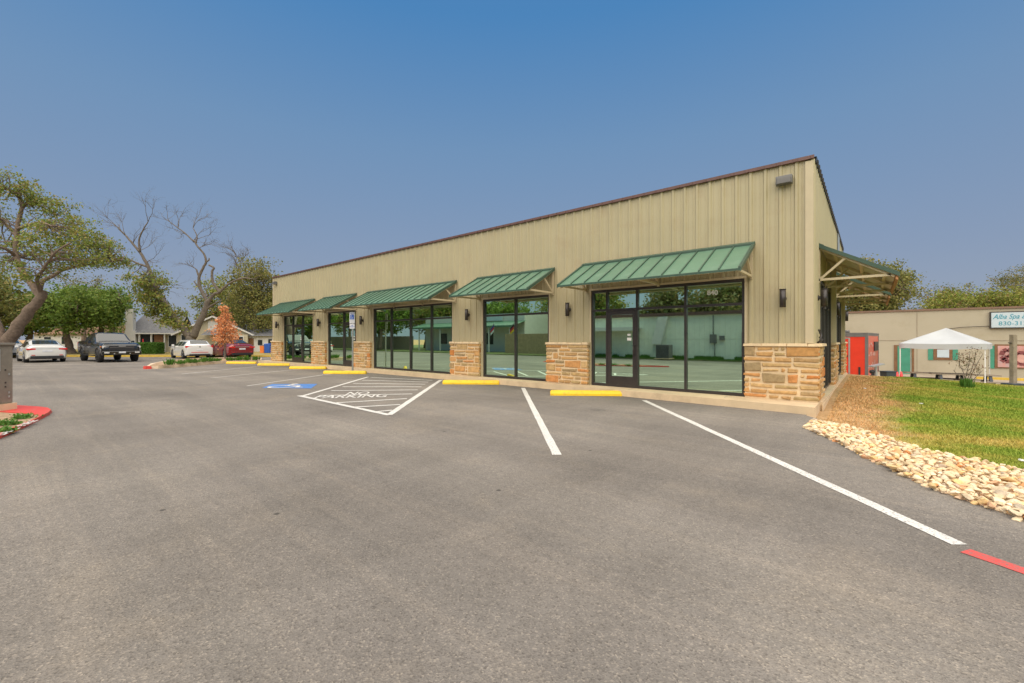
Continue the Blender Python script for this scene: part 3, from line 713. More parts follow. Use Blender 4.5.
# ------------------------------------------------------------------ river rocks
def rock_mesh(seed, sub=2):
    r2 = random.Random(seed); bm = bmesh.new(); bmesh.ops.create_icosphere(bm, subdivisions=sub, radius=1)
    ks = [(Vector((r2.uniform(-1, 1), r2.uniform(-1, 1), r2.uniform(-1, 1))).normalized(), r2.uniform(.42, .8)) for _ in range(12)]
    for v_ in bm.verts:
        for d, h in ks:
            t = v_.co.dot(d)
            if t > h: v_.co -= d*(t-h)*.99
        v_.co += Vector([r2.uniform(-.02, .02) for _ in range(3)])
    me = bpy.data.meshes.new('river_rock'); bm.to_mesh(me); bm.free()
    me.materials.append(M['river_rock']); return me
rocks = [rock_mesh(i) for i in range(12)]
def along(pts, t):
    t *= len(pts)-1; i = min(int(t), len(pts)-2); return pts[i].lerp(pts[i+1], t-i)
lo = rock_lo+[rock_lo[-1]+dlo*1.1, rock_lo[-1]+dlo*3.2]; dhi = (rock_hi[-1]-rock_hi[-2]).normalized(); hi = rock_hi+[rock_hi[-1]+dhi*1.0, rock_hi[-1]+dhi*3.0]
spots = []
for layer in range(2):
    for k in range(7500):
        t = rnd.random(); p = along(lo, t).lerp(along(hi, t), rnd.uniform(-.03, 1.0)); s_ = rnd.choice((.028, .034, .040, .048, .056, .070))
        ok = all((p.xy-q_.xy).length > (s_+q2)*.74 for q_, q2, ly in spots if ly == layer)
        if ok: spots.append((p, s_, layer))
mb = MB(); mb.add([(p.x, p.y, .002) for p in lo]+[(p.x, p.y, -.0) for p in hi], [(i, i+1, len(lo)+i+1, len(lo)+i) for i in range(len(lo)-1)]); tag(mb.build('rock_bed', M['soil']), kind='structure')
spots.sort(key=lambda q_: (q_[0]-CAM).length/q_[1])
mbr = MB()
for i, (p, s_, ly) in enumerate(spots):
    me = rocks[i % 12]; z = .010+ly*.036
    sc_ = (s_*rnd.uniform(.9, 1.35), s_*rnd.uniform(.8, 1.05), s_*rnd.uniform(.5, .75))
    if i < 300:
        o = bpy.data.objects.new('river_rock', me); C.objects.link(o); o.location = (p.x, p.y, z); o.scale = sc_
        o.rotation_euler = (rnd.uniform(-.3, .3), rnd.uniform(-.3, .3), rnd.uniform(0, 6.3))
        tag(o, 'rounded buff limestone river rock in the bed between asphalt and lawn', 'rock', 'river rocks between the asphalt and the lawn')
    else:
        mt = Matrix.Translation((p.x, p.y, z)) @ Euler((rnd.uniform(-.3, .3), rnd.uniform(-.3, .3), rnd.uniform(0, 6.3))).to_matrix().to_4x4() @ Matrix.Diagonal((*sc_, 1))
        mbr.add([mt @ v_.co for v_ in me.vertices], [tuple(p_.vertices) for p_ in me.polygons], False)
tag(mbr.build('river_rocks', M['river_rock']), 'bed of small buff river rocks beside the lawn', 'rocks', None, 'stuff')
print('rocks', len(spots))

# ------------------------------------------------------------------ grass blades on the bank
mb = MB()
def blade(mb, x, y, z, h, lean=.5, w=.006):
    a = rnd.uniform(0, 6.28); dx, dy = math.cos(a)*w, math.sin(a)*w; lx, ly = rnd.uniform(-1, 1)*h*lean, rnd.uniform(-1, 1)*h*lean
    mb.add([(x-dx, y-dy, z), (x+dx, y+dy, z), (x+lx, y+ly, z+h)], [(0, 1, 2)])
def rock_side(x, y):      # >0 on the lawn side of the rock bed
    best = 1e9; s = 1
    for i in range(len(hi)-1):
        a = hi[i].xy; b_ = hi[i+1].xy; p = Vector((x, y)); ab = b_-a; t = max(0, min(1, (p-a).dot(ab)/ab.length_squared)); d = (p-(a+ab*t)).length
        if d < best: best = d; s = 1 if (ab.x*(p.y-a.y)-ab.y*(p.x-a.x)) > 0 else -1
    return best*s
nb = 0
while nb < 165000:
    d = 4+11.8*rnd.random()**.8; px = rnd.uniform(806, 1060) if nb < 115000 else rnd.uniform(1060, 1450); p = CAM+(FW+RT*((px-CX)/FPX))*d
    x, y = p.x, p.y
    if x < .3 and y > -1.0: continue
    if rock_side(x, y) < .02 or y > 12.5: continue
    if x < 1.5 and rnd.random() < .55: continue
    blade(mb, x, y, ground_z(x, y)-.003, rnd.uniform(.015, .045)*(1+.3*(d > 9)), .8, .003+.0007*d); nb += 1
tag(mb.build('lawn_grass', M['blade']), 'short mixed green and straw coloured lawn grass right of the shop building', 'grass', None, 'stuff')

# ------------------------------------------------------------------ trees
def clamp_ground(p):
    return p
class Tree:
    def __init__(s, name, label, cat, base, leafmat, barkmat='bark', group=None, seed=1):
        s.r = random.Random(seed); s.base = Vector(base); s.root = empty(name, s.base, 0, label, cat, group)
        s.wood = MB(); s.leaf = MB(); s.lm = leafmat; s.bm = barkmat; s.nodes = []
    def limb(s, pts, r0, r1, seg=8, sub=4, wob=.04):
        pts = [Vector(p)-s.base for p in pts]; out = []
        n_ = len(pts)
        for i in range(n_-1):
            p0 = pts[max(i-1, 0)]; p1 = pts[i]; p2 = pts[i+1]; p3 = pts[min(i+2, n_-1)]
            for k in range(sub):
                t = k/sub; out.append(.5*((2*p1)+(p2-p0)*t+(2*p0-5*p1+4*p2-p3)*t*t+(3*p1-p0-3*p2+p3)*t**3))
        out.append(pts[-1]); L = len(out)
        rs = [r0+(r1-r0)*(i/(L-1))**.8 for i in range(L)]
        for i in range(1, L-1): out[i] = out[i]+Vector([s.r.uniform(-1, 1)*wob*rs[i]*4 for _ in range(3)])
        s.wood.tube(out, rs, seg); s.nodes += list(zip(out, rs))
    def twig(s, a, b, r):
        a = Vector(a); b = Vector(b); L = (b-a).length; m1 = a.lerp(b, .35)+Vector([s.r.uniform(-.12, .12)*L for _ in range(3)]); m2 = a.lerp(b, .7)+Vector([s.r.uniform(-.1, .1)*L for _ in range(3)])+Vector((0, 0, .04*L))
        s.wood.tube([a, m1, m2, b], [r, r*.7, r*.45, r*.2], 5, cap=False); return [m1, m2, b]
    def bare(s, p, d, L, r, depth):
        """fine leafless branching"""
        p = Vector(p); d = Vector(d).normalized(); pts = [p]; q = p
        for k in range(3):
            d = (d+Vector([s.r.uniform(-.28, .28) for _ in range(3)])+Vector((0, 0, .05))).normalized(); q = q+d*L/3; pts.append(q)
        s.wood.tube(pts, [r, r*.85, r*.7, r*.55], 5 if depth > 1 else 3, cap=False)
        if depth <= 0: return
        for k in range(s.r.choice((2, 3, 3))):
            i = s.r.choice((1, 2, 3, 3)); nd = (d+Vector([s.r.uniform(-.9, .9) for _ in range(3)])).normalized()
            s.bare(pts[i], nd, L*s.r.uniform(.6, .85), r*.55, depth-1)
    def clump(s, c, rad, n, size, flat=.7):
        for _ in range(n):
            v_ = Vector([s.r.gauss(0, .5) for _ in range(3)]); v_.z *= flat; p = c+v_*rad
            a = Vector([s.r.uniform(-1, 1) for _ in range(3)]).normalized(); b_ = a.cross(Vector([s.r.uniform(-1, 1) for _ in range(3)])).normalized()
            q = size*s.r.uniform(.6, 1.3); a = a*q*.5; b_ = b_*q*.32
            s.leaf.add([p-a, p+b_, p+a, p-b_], [(0, 1, 2, 3)])
    def crown(s, c, rx, ry, rz, k, n, rad, size, twigr=.03):
        """k leaf clumps in an ellipsoid centred at world point c"""
        c = Vector(c)-s.base
        for _ in range(k):
            while 1:
                v_ = Vector([s.r.uniform(-1, 1) for _ in range(3)])
                if .1 < v_.length < 1: break
            v_ *= .6+.4*v_.length
            q = c+RT*v_.x*rx+FW*v_.y*ry+Vector((0, 0, v_.z*rz))
            if s.nodes:
                nd = min(s.nodes, key=lambda t: (t[0]-q).length+s.r.random()*.8)
                if (nd[0]-q).length > .15: s.twig(nd[0], q, min(nd[1]*.6, twigr+.012*(nd[0]-q).length))
            s.clump(q, rad*s.r.uniform(.6, 1.3), int(n*s.r.uniform(.5, 1.4)), size)
    def done(s):
        if s.wood.v: s.wood.build('trunk', M[s.bm], s.root)
        if s.leaf.v: s.leaf.build('crown', M[s.lm], s.root)
        return s.root
def P3(d, *pts): return [W(p[0], p[1], d+(p[2] if len(p) > 2 else 0)) for p in pts]
def gnd(x, d, z=0): 
    p = W(x, 350, d); return Vector((p.x, p.y, z))

# big leaning oak at the left edge
D = 33
t = Tree('oak_tree', 'large leaning oak at the left edge with crooked trunk and airy green crown', 'tree', gnd(1, D), 'leaf_oak', seed=3)
t.limb([gnd(-3, D, -.1)]+P3(D, (4, 346), (16, 330), (29, 311), (40, 299), (42.5, 290)), .52, .26, 12)
t.limb(P3(D, (42, 300), (33, 286), (22, 270), (16, 252), (17, 232), (20, 215), (23, 204)), .24, .11, 10)
t.limb(P3(D, (23, 206), (19, 197), (8, 190, -1), (-8, 186, -1)), .16, .06)
t.limb(P3(D, (22, 208), (30, 202, .5), (42, 207, 1.2), (54, 215, 1.5)), .12, .04)
t.limb(P3(D, (17, 236), (8, 226, .5), (-4, 220, 1), (-20, 214, 1.2)), .16, .07)
t.limb(P3(D, (15, 256), (6, 249, -1), (-8, 246, -2)), .14, .07)
t.limb(P3(D, (18, 229), (28, 225, -1), (40, 222, -2), (52, 226, -3)), .12, .04)
t.limb(P3(D, (39, 297), (41, 283), (52, 276, .5), (66, 269, 1), (84, 265, 1.5), (104, 262, 2), (122, 260, 2)), .20, .05)
t.limb(P3(D, (41, 294), (37, 280, -1), (44, 268, -2), (56, 252, -3), (70, 243, -3.5)), .15, .05)
t.limb(P3(D, (2, 346), (-2, 325), (-14, 300), (-30, 280)), .3, .2)
for (x, y, rx, ry, k, dd) in [(10, 188, 24, 14, 22, -1), (35, 196, 20, 12, 15, 1), (55, 212, 22, 16, 24, 1), (75, 232, 22, 16, 26, 0), (52, 240, 26, 18, 30, -2), (30, 250, 18, 18, 16, 1), (98, 245, 22, 12, 22, 1.5), (112, 262, 14, 10, 10, 2), (75, 256, 24, 12, 22, -1), (-8, 215, 18, 26, 20, 0), (-6, 262, 20, 20, 18, 0), (46, 272, 22, 10, 14, -1), (120, 250, 12, 8, 5, 2)]:
    s_ = D/FPX; t.crown(W(x, y, D+dd), rx*s_, 1.8, ry*s_, int(k*1.25), 50, .64, .17)
t.done()

# green trees behind the cars
def leafy(name, label, x, d, ytop, xr, ybot, mat, k, n, seed, trunk=(.35, 0), group='trees along the street', size=.26, rad=.85, gz=0, bark='bark', cat='tree'):
    b = gnd(x, d, gz); s_ = d/FPX; yc = (ytop+ybot)/2
    t = Tree(name, label, cat, b, mat, bark, group, seed)
    lean = trunk[1]
    t.limb([b-Vector((0, 0, .1)), W(x+lean*.4, (gz and 352 or 348), d)*1, W(x+lean, ybot-2, d), W(x+lean*1.1, yc, d)], trunk[0], trunk[0]*.4, 9)
    for i in range(5):
        a = t.r.uniform(-1, 1); e = t.r.uniform(-1, 1)
        t.limb([W(x+lean, ybot-4-i, d), W(x+lean+a*xr*.4, yc+(ybot-yc)*.3, d+e*1.2), W(x+lean+a*xr*.75, yc-(yc-ytop)*t.r.uniform(-.2, .5), d+e*2.5)], trunk[0]*.45, .05, 6)
    kk = 0
    for i in range(6):
        ang = i*1.05+t.r.uniform(-.3, .3); ex = math.cos(ang)*xr*.5; ey = math.sin(ang)*(ybot-ytop)*.22
        t.crown(W(x+lean+ex, yc+ey, d+t.r.uniform(-1.5, 1.5)), xr*.55*s_, xr*.5*s_, (ybot-ytop)*.3*s_, int(k/4.2), int(n*1.25), rad, size)
    return t.done()
leafy('shade_tree', 'bright green spreading tree behind the white sedan', 72, 43, 283, 34, 336, 'leaf_green', 130, 55, 11, (.45, -6))
leafy('shade_tree', 'green tree with dark limbs behind the black pickup', 95, 46, 281, 27, 332, 'leaf_green', 110, 50, 12, (.4, 6))
leafy('shade_tree', 'green tree low behind the big leaning oak', 22, 48, 290, 36, 338, 'leaf_green', 120, 50, 13, (.4, 8))
leafy('shade_tree', 'dusky brown-green tree rising behind the bright green street trees', 84, 60, 273, 26, 320, 'leaf_dark', 70, 45, 14, (.4, 0), size=.2)
leafy('shade_tree', 'dark green tree left of the white chimney', 112, 58, 292, 15, 338, 'leaf_green', 70, 45, 15, (.4, 0), size=.2)
leafy('shade_tree', 'green tree cut by the left edge of the view behind the oak', -22, 46, 270, 36, 338, 'leaf_green', 100, 50, 16, (.5, 0))
# wispy half-bare forked tree in front of the cottage
D = 42
t = Tree('pecan_tree', 'forked half bare tree before the cottage with crooked leafless top limbs', 'tree', gnd(193, D), 'leaf_oak', 'bark_grey', seed=5)
t.limb([gnd(193, D, -.1)]+P3(D, (192, 344), (191, 335)), .52, .40, 10)
t.limb(P3(D, (190, 337), (183, 328), (174, 316), (165, 303), (158, 292), (152, 276), (146, 262), (139, 251)), .34, .11, 9)
t.limb(P3(D, (140, 252), (133, 244), (126, 236), (118, 228)), .13, .06); t.limb(P3(D, (140, 252), (139, 240), (143, 230), (148, 222)), .10, .04)
t.limb(P3(D, (148, 267), (139, 264), (128, 259), (116, 256)), .12, .04)
t.limb(P3(D, (193, 337), (200, 322), (206, 307), (208, 300)), .34, .22, 10)
t.limb(P3(D, (208, 302), (203, 294), (199, 284), (199.5, 276), (203, 268), (206, 262), (204, 254), (198, 247), (194, 240)), .17, .07)
t.limb(P3(D, (194, 242), (186, 234), (178, 228), (170, 222)), .08, .03); t.limb(P3(D, (196, 243), (197, 236), (193, 228)), .08, .03)
t.limb(P3(D, (200, 288), (196, 284), (194, 281)), .09, .05); t.limb(P3(D, (199, 277), (197, 271), (196, 269)), .09, .06); t.limb(P3(D, (206, 262), (209, 260), (209, 258)), .08, .05)
t.limb(P3(D, (208, 302), (214, 294), (219, 292), (213, 282), (212, 272), (214, 268), (209, 265)), .17, .08)
t.limb(P3(D, (219, 293), (226, 286), (234, 281), (244, 278), (252, 279)), .13, .05)
t.limb(P3(D, (205, 310), (214, 304), (222, 300)), .12, .05)
for (x, y, dx, dz, L) in [(118, 228, -.5, .6, 1.3), (148, 222, .3, .8, 1.3), (126, 236, -.2, 1, 1.2), (133, 243, .4, .8, 1.1), (116, 256, -1, .1, 1.0), (170, 222, -.7, .5, 1.1), (193, 228, .1, 1, 1.2), (178, 228, .1, .9, 1.2), (194, 240, .8, .5, 1.3), (186, 234, -.6, .1, 1.0), (199, 248, 1, .3, 1.2), (146, 262, .9, .3, 1.2), (152, 276, -1, .2, 1.2), (196, 269, -.8, .5, 1.0), (244, 278, .8, .5, 1.0), (139, 251, .9, .6, 1.2), (158, 292, 1, .3, 1.2), (252, 279, .8, -.2, .9)]:
    for q_ in range(2): t.bare(W(x, y, D)-t.base, RT*dx+Vector((0, 0, dz))+FW*t.r.uniform(-.5, .5), L*1.1, .030, 3)
for (x, y, rx, ry, k) in [(156, 302, 16, 14, 22), (150, 284, 16, 14, 20), (170, 318, 12, 10, 12), (138, 284, 10, 10, 7), (166, 322, 8, 7, 5), (178, 326, 6, 5, 4)]:
    s_ = D/FPX; t.crown(W(x, y, D), rx*s_, 1.5, ry*s_, int(k*1.5), 75, .62, .20)
t.crown(W(128, 263, D), 14*D/FPX, 1.2, 6*D/FPX, 6, 25, .5, .15)
t.done()
# leafy masses behind the far end of the building
leafy('elm_tree', 'tall olive tree with pale limbs at the far end of the shop building', 258, 52, 256, 34, 344, 'leaf_olive', 150, 50, 21, (.4, -2), size=.24, bark='bark_grey')
leafy('elm_tree', 'lower olive tree behind the orange sapling', 228, 56, 276, 34, 342, 'leaf_yellowgreen', 130, 50, 22, (.4, 0), size=.25)
leafy('elm_tree', 'dark tree behind the small white outbuilding', 252, 66, 290, 40, 345, 'leaf_dark', 120, 55, 23, (.4, 0), size=.30)
t = Tree('bare_tree', 'thin leafless treetop above the olive trees left of the shop building', 'tree', gnd(236, 60), 'leaf_dark', 'bark_grey', seed=31)
t.limb([gnd(236, 60, -.1)]+P3(60, (236, 320), (238, 290), (240, 268)), .3, .1)
for x, y in ((238, 290), (240, 270), (239, 280), (240, 262)):
    for q_ in range(4): t.bare(W(x, y, 60)-t.base, RT*t.r.uniform(-.8, .8)+Vector((0, 0, 1))+FW*t.r.uniform(-.4, .4), 1.7, .05, 3)
t.done()
# orange sapling on the island
D = 29.0
t = Tree('maple_sapling', 'slender sapling with orange autumn leaves standing on the kerbed island', 'tree', gnd(225, D, .1), 'leaf_orange', 'bark_grey', seed=8)
t.limb([gnd(225, D, .05)]+P3(D, (225, 350), (224.6, 335), (225, 318), (225, 306)), .055, .015, 8)
for (y, r_, k) in ((309, 3.5, 6), (316, 6, 12), (323, 9, 18), (330, 11, 26), (337, 12, 26), (342, 9, 12)):
    t.crown(W(225, y, D), r_*D/FPX, r_*D/FPX, .28, int(k*1.3), 24, .28, .12, .008)
t.done()

# right-hand trees beyond the neighbour
leafy('live_oak', 'olive tree with rounded crown rising behind the rear corner of the shop building', 876, 40, 258, 36, 322, 'leaf_olive', 160, 60, 41, (.4, 0), 'trees beyond the neighbour roof', gz=-.9, size=.22)
leafy('live_oak', 'bright yellow green tree crown directly above the neighbour roof left of the sign', 962, 44, 290, 36, 330, 'leaf_yellowgreen', 150, 65, 42, (.4, 0), 'trees beyond the neighbour roof', gz=-.9, size=.22)
leafy('live_oak', 'dense yellow green tree crown above the neighbour sign at the right edge', 1012, 43, 289, 34, 330, 'leaf_yellowgreen', 150, 65, 43, (.4, 0), 'trees beyond the neighbour roof', gz=-.9, size=.22)
leafy('live_oak', 'sparse dark treetop reaching above the others at the right edge', 1018, 60, 267, 26, 310, 'leaf_dark', 60, 45, 44, (.4, 0), 'trees beyond the neighbour roof', gz=-.9, size=.2)
leafy('live_oak', 'sparse dusky treetop peeking over the yellow green crowns', 950, 62, 284, 34, 320, 'leaf_dark', 60, 32, 45, (.4, 0), 'trees beyond the neighbour roof', gz=-.9, size=.2)
leafy('live_oak', 'low dusky crown just above the neighbour roof, in the gap between the taller trees', 918, 62, 303, 14, 330, 'leaf_dark', 20, 40, 46, (.3, 0), 'trees beyond the neighbour roof', gz=-.9, size=.2)

# ------------------------------------------------------------------ island with kerb, plants
isl = [(146, 369), (158, 368.7), (180, 367.2), (203, 365), (226, 363.2), (262, 361.8), (262, 359.6), (225, 359.3), (190, 360.6), (165, 363), (150, 366)]
ip = [G(*q_).xy for q_ in isl]; ic = sum(ip, Vector((0, 0)))/len(ip)
mb = MB(); mb.prism(ip, -.02, .14, .03); tag(mb.build('island_kerb', M['concrete_curb']), kind='structure')
mb = MB(); mb.prism([p+(ic-p).normalized()*.30 for p in ip], .1, .165); tag(mb.build('island_soil', M['soil']), kind='structure')
mb = MB(); a = G(146, 369); mb.prism([(a.x-.1, a.y-.1), (a.x+.2, a.y-.05), (a.x+.15, a.y+.2), (a.x-.1, a.y+.12)], .001, .146, .03); tag(mb.build('red_kerb_tip', M['red_paint']), kind='structure')
def tuft(name, label, cat, loc, r_, h, n, mat, group, seed):
    o = empty(name, loc, 0, label, cat, group); mb = MB(); q = random.Random(seed)
    for _ in range(n):
        a = q.uniform(0, 6.28); rr = r_*q.random(); x, y = rr*math.cos(a), rr*math.sin(a); w_ = q.uniform(.012, .03)
        tx, ty = x*(1.3)+q.uniform(-.1, .1)*h, y*1.3+q.uniform(-.1, .1)*h; hh = h*q.uniform(.5, 1.1); b = q.uniform(0, 6.28)
        dx, dy = w_*math.cos(b), w_*math.sin(b)
        mb.add([(x, y, 0), ((x+tx)/2+dx, (y+ty)/2+dy, hh*.55), (tx, ty, hh), ((x+tx)/2-dx, (y+ty)/2-dy, hh*.55)], [(0, 1, 2, 3)])
    mb.build('foliage', M[mat], o); return o
plants = [(170, 365.3, .45, 'grassy tuft at the left tip of the planted island'), (181, 364.2, .32, 'small green tuft second from the left tip of the island'), (190, 363.2, .35, 'green tuft below the rear wheel of the white hatchback'),
          (196, 362.9, .3, 'low green tuft below the taillight of the white hatchback'), (204, 362.2, .38, 'green tuft below the bumper of the white hatchback'), (210, 361.8, .34, 'green tuft below the right rear corner of the white hatchback'),
          (217, 361.2, .25, 'small tuft just left of the orange sapling trunk'), (230, 361, .32, 'green tuft just right of the orange sapling trunk'), (238, 360.8, .34, 'green tuft below the middle of the red sedan'), (247, 360.6, .42, 'taller tuft below the right end of the red sedan'), (256, 360.4, .36, 'last green tuft at the building end of the island')]
for i, (x, y, h, lb) in enumerate(plants):
    p = G(x, y, .15); tuft('ornamental_grass', lb, 'plant', (p.x, p.y, .155), .22, h*.8, 110, 'leaf_bush', 'plants on the kerbed island', 60+i)

# ------------------------------------------------------------------ left kerbed bed and utility cabinet
bo = [(-90, 470), (0, 439), (24, 428), (40, 420), (50, 414.5), (52.5, 411.8), (49, 409.6), (40, 408.4), (14, 406.8), (-60, 402)]
bi = [(-90, 455), (-2, 428.5), (18, 420.5), (31, 415.8), (37, 413.6), (38, 412.4), (36, 411.4), (30, 410.6), (12, 409.6), (-55, 405)]
O_ = [G(x, y).xy for x, y in bo]; I_ = [G(x, y, .13).xy for x, y in bi]
I_ = [o_.lerp(i_, .9) for o_, i_ in zip(O_, I_)]
mb = MB(); n_ = len(O_)
vs = [(p.x, p.y, -.02) for p in O_]+[(p.lerp(i_, .12).x, p.lerp(i_, .12).y, .06) for p, i_ in zip(O_, I_)]+[(p.x, p.y, .06) for p in I_]+[(p.x, p.y, .0) for p in I_]
fs = []
for k in range(3): fs += [(k*n_+i, k*n_+(i+1) % n_, (k+1)*n_+(i+1) % n_, (k+1)*n_+i) for i in range(n_)]
mb.add(vs, fs); tag(mb.build('red_kerb', M['red_paint']), kind='structure')
mb = MB(); mb.prism([p for p in I_], .0, .045); tag(mb.build('bed_soil', M['soil']), kind='structure')
a = G(35, 420.3, .06); b_ = G(-2, 436, .06); d = b_-a; ang = math.atan2(-d.y, -d.x)
for txt, t0, wd in (('FIRE', .22, .62), ('LANE', .76, .62)):
    me = text_mesh(txt, 1, 0, bold=.02); me.materials.clear(); me.materials.append(M['line_white']); c0 = a.lerp(b_, t0)
    wx = max(v.co.x for v in me.vertices)-min(v.co.x for v in me.vertices)
    me.transform(Matrix.Translation((c0.x, c0.y, .0645)) @ Matrix.Rotation(ang, 4, 'Z') @ Matrix.Diagonal((.55*(b_-a).length/1.3/wx, .15, 1, 1)))
    o = bpy.data.objects.new('painted_lettering', me); C.objects.link(o); tag(o, kind='structure')
for i, (x, y, lb) in enumerate([(22, 414, 'leafy ground plant at the tip of the red kerbed bed'), (10, 420, 'wider leafy ground plant in the middle of the red kerbed bed'), (2, 427, 'leafy ground plant at the left edge of the red kerbed bed'), (-4, 420, 'leafy ground plant under the near corner of the utility cabinet')]):
    p = G(x, y, .12); o = empty('ground_plant', (p.x, p.y, .04), 0, lb, 'plant', 'plants in the red kerbed bed'); mb = MB()
    for _ in range(260):
        v_ = Vector((rnd.gauss(0, .09), rnd.gauss(0, .07), abs(rnd.gauss(0, .03))+.01)); q = rnd.uniform(.015, .035)
        a_ = Vector((rnd.uniform(-1, 1), rnd.uniform(-1, 1), rnd.uniform(-.5, .8))).normalized()*q; b2 = a_.cross(Vector((rnd.uniform(-1, 1), rnd.uniform(-1, 1), 1))).normalized()*q*.6
        mb.add([v_-a_, v_+b2, v_+a_, v_-b2], [(0, 1, 2, 3)])
    mb.build('foliage', M['leaf_bush'], o)
cb_r = G(14.3, 409.5, .1); cw = 1.0; cb_r = cb_r-RT*.40
cab = empty('utility_cabinet', (cb_r.x, cb_r.y, .1), YAW-R(5), 'tall grey brown utility cabinet standing in the red kerbed bed at the left edge', 'cabinet')
zt_ = CAM.z-(343-CY)/FPX*((cb_r-CAM).dot(FW))-.1
mb = MB(); mb.box(-.62, 0, 0, .30, .09, zt_-.05); mb.box(-.10, 0.002, -.02, 0, .09, zt_-.05); mb.build('cabinet_body', M['cabinet'], cab, .008)
mb = MB(); mb.box(-.65, .03, -.04, .33, zt_-.05, zt_); mb.build('cabinet_lid', M['cabinet'], cab, .01)
mb = MB(); mb.box(-.60, -.012, -.032, -.021, .14, zt_-.08); mb.build('cabinet_door', M['cabinet_dark'], cab)
mb = MB(); mb.box(-.7, .04, -.08, .34, -.06, .085); mb.build('cabinet_base', M['concrete'], cab)
mb = MB(); mb.box(.002, .008, .06, .10, zt_-.55, zt_-.12); mb.build('cabinet_latch', M['galv'], cab)
for z in (zt_-.62, .3, .22): mb = MB(); mb.box(.002, .010, .22, .25, z-.02, z+.02); mb.build('cabinet_hinge', M['galv'], cab)
mb = MB()
for z in (.5, .42, .75): mb.box(.0021, .009, .17, .19, z-.015, z+.015)
mb.build('cabinet_bolt', M['cabinet_dark'], cab)

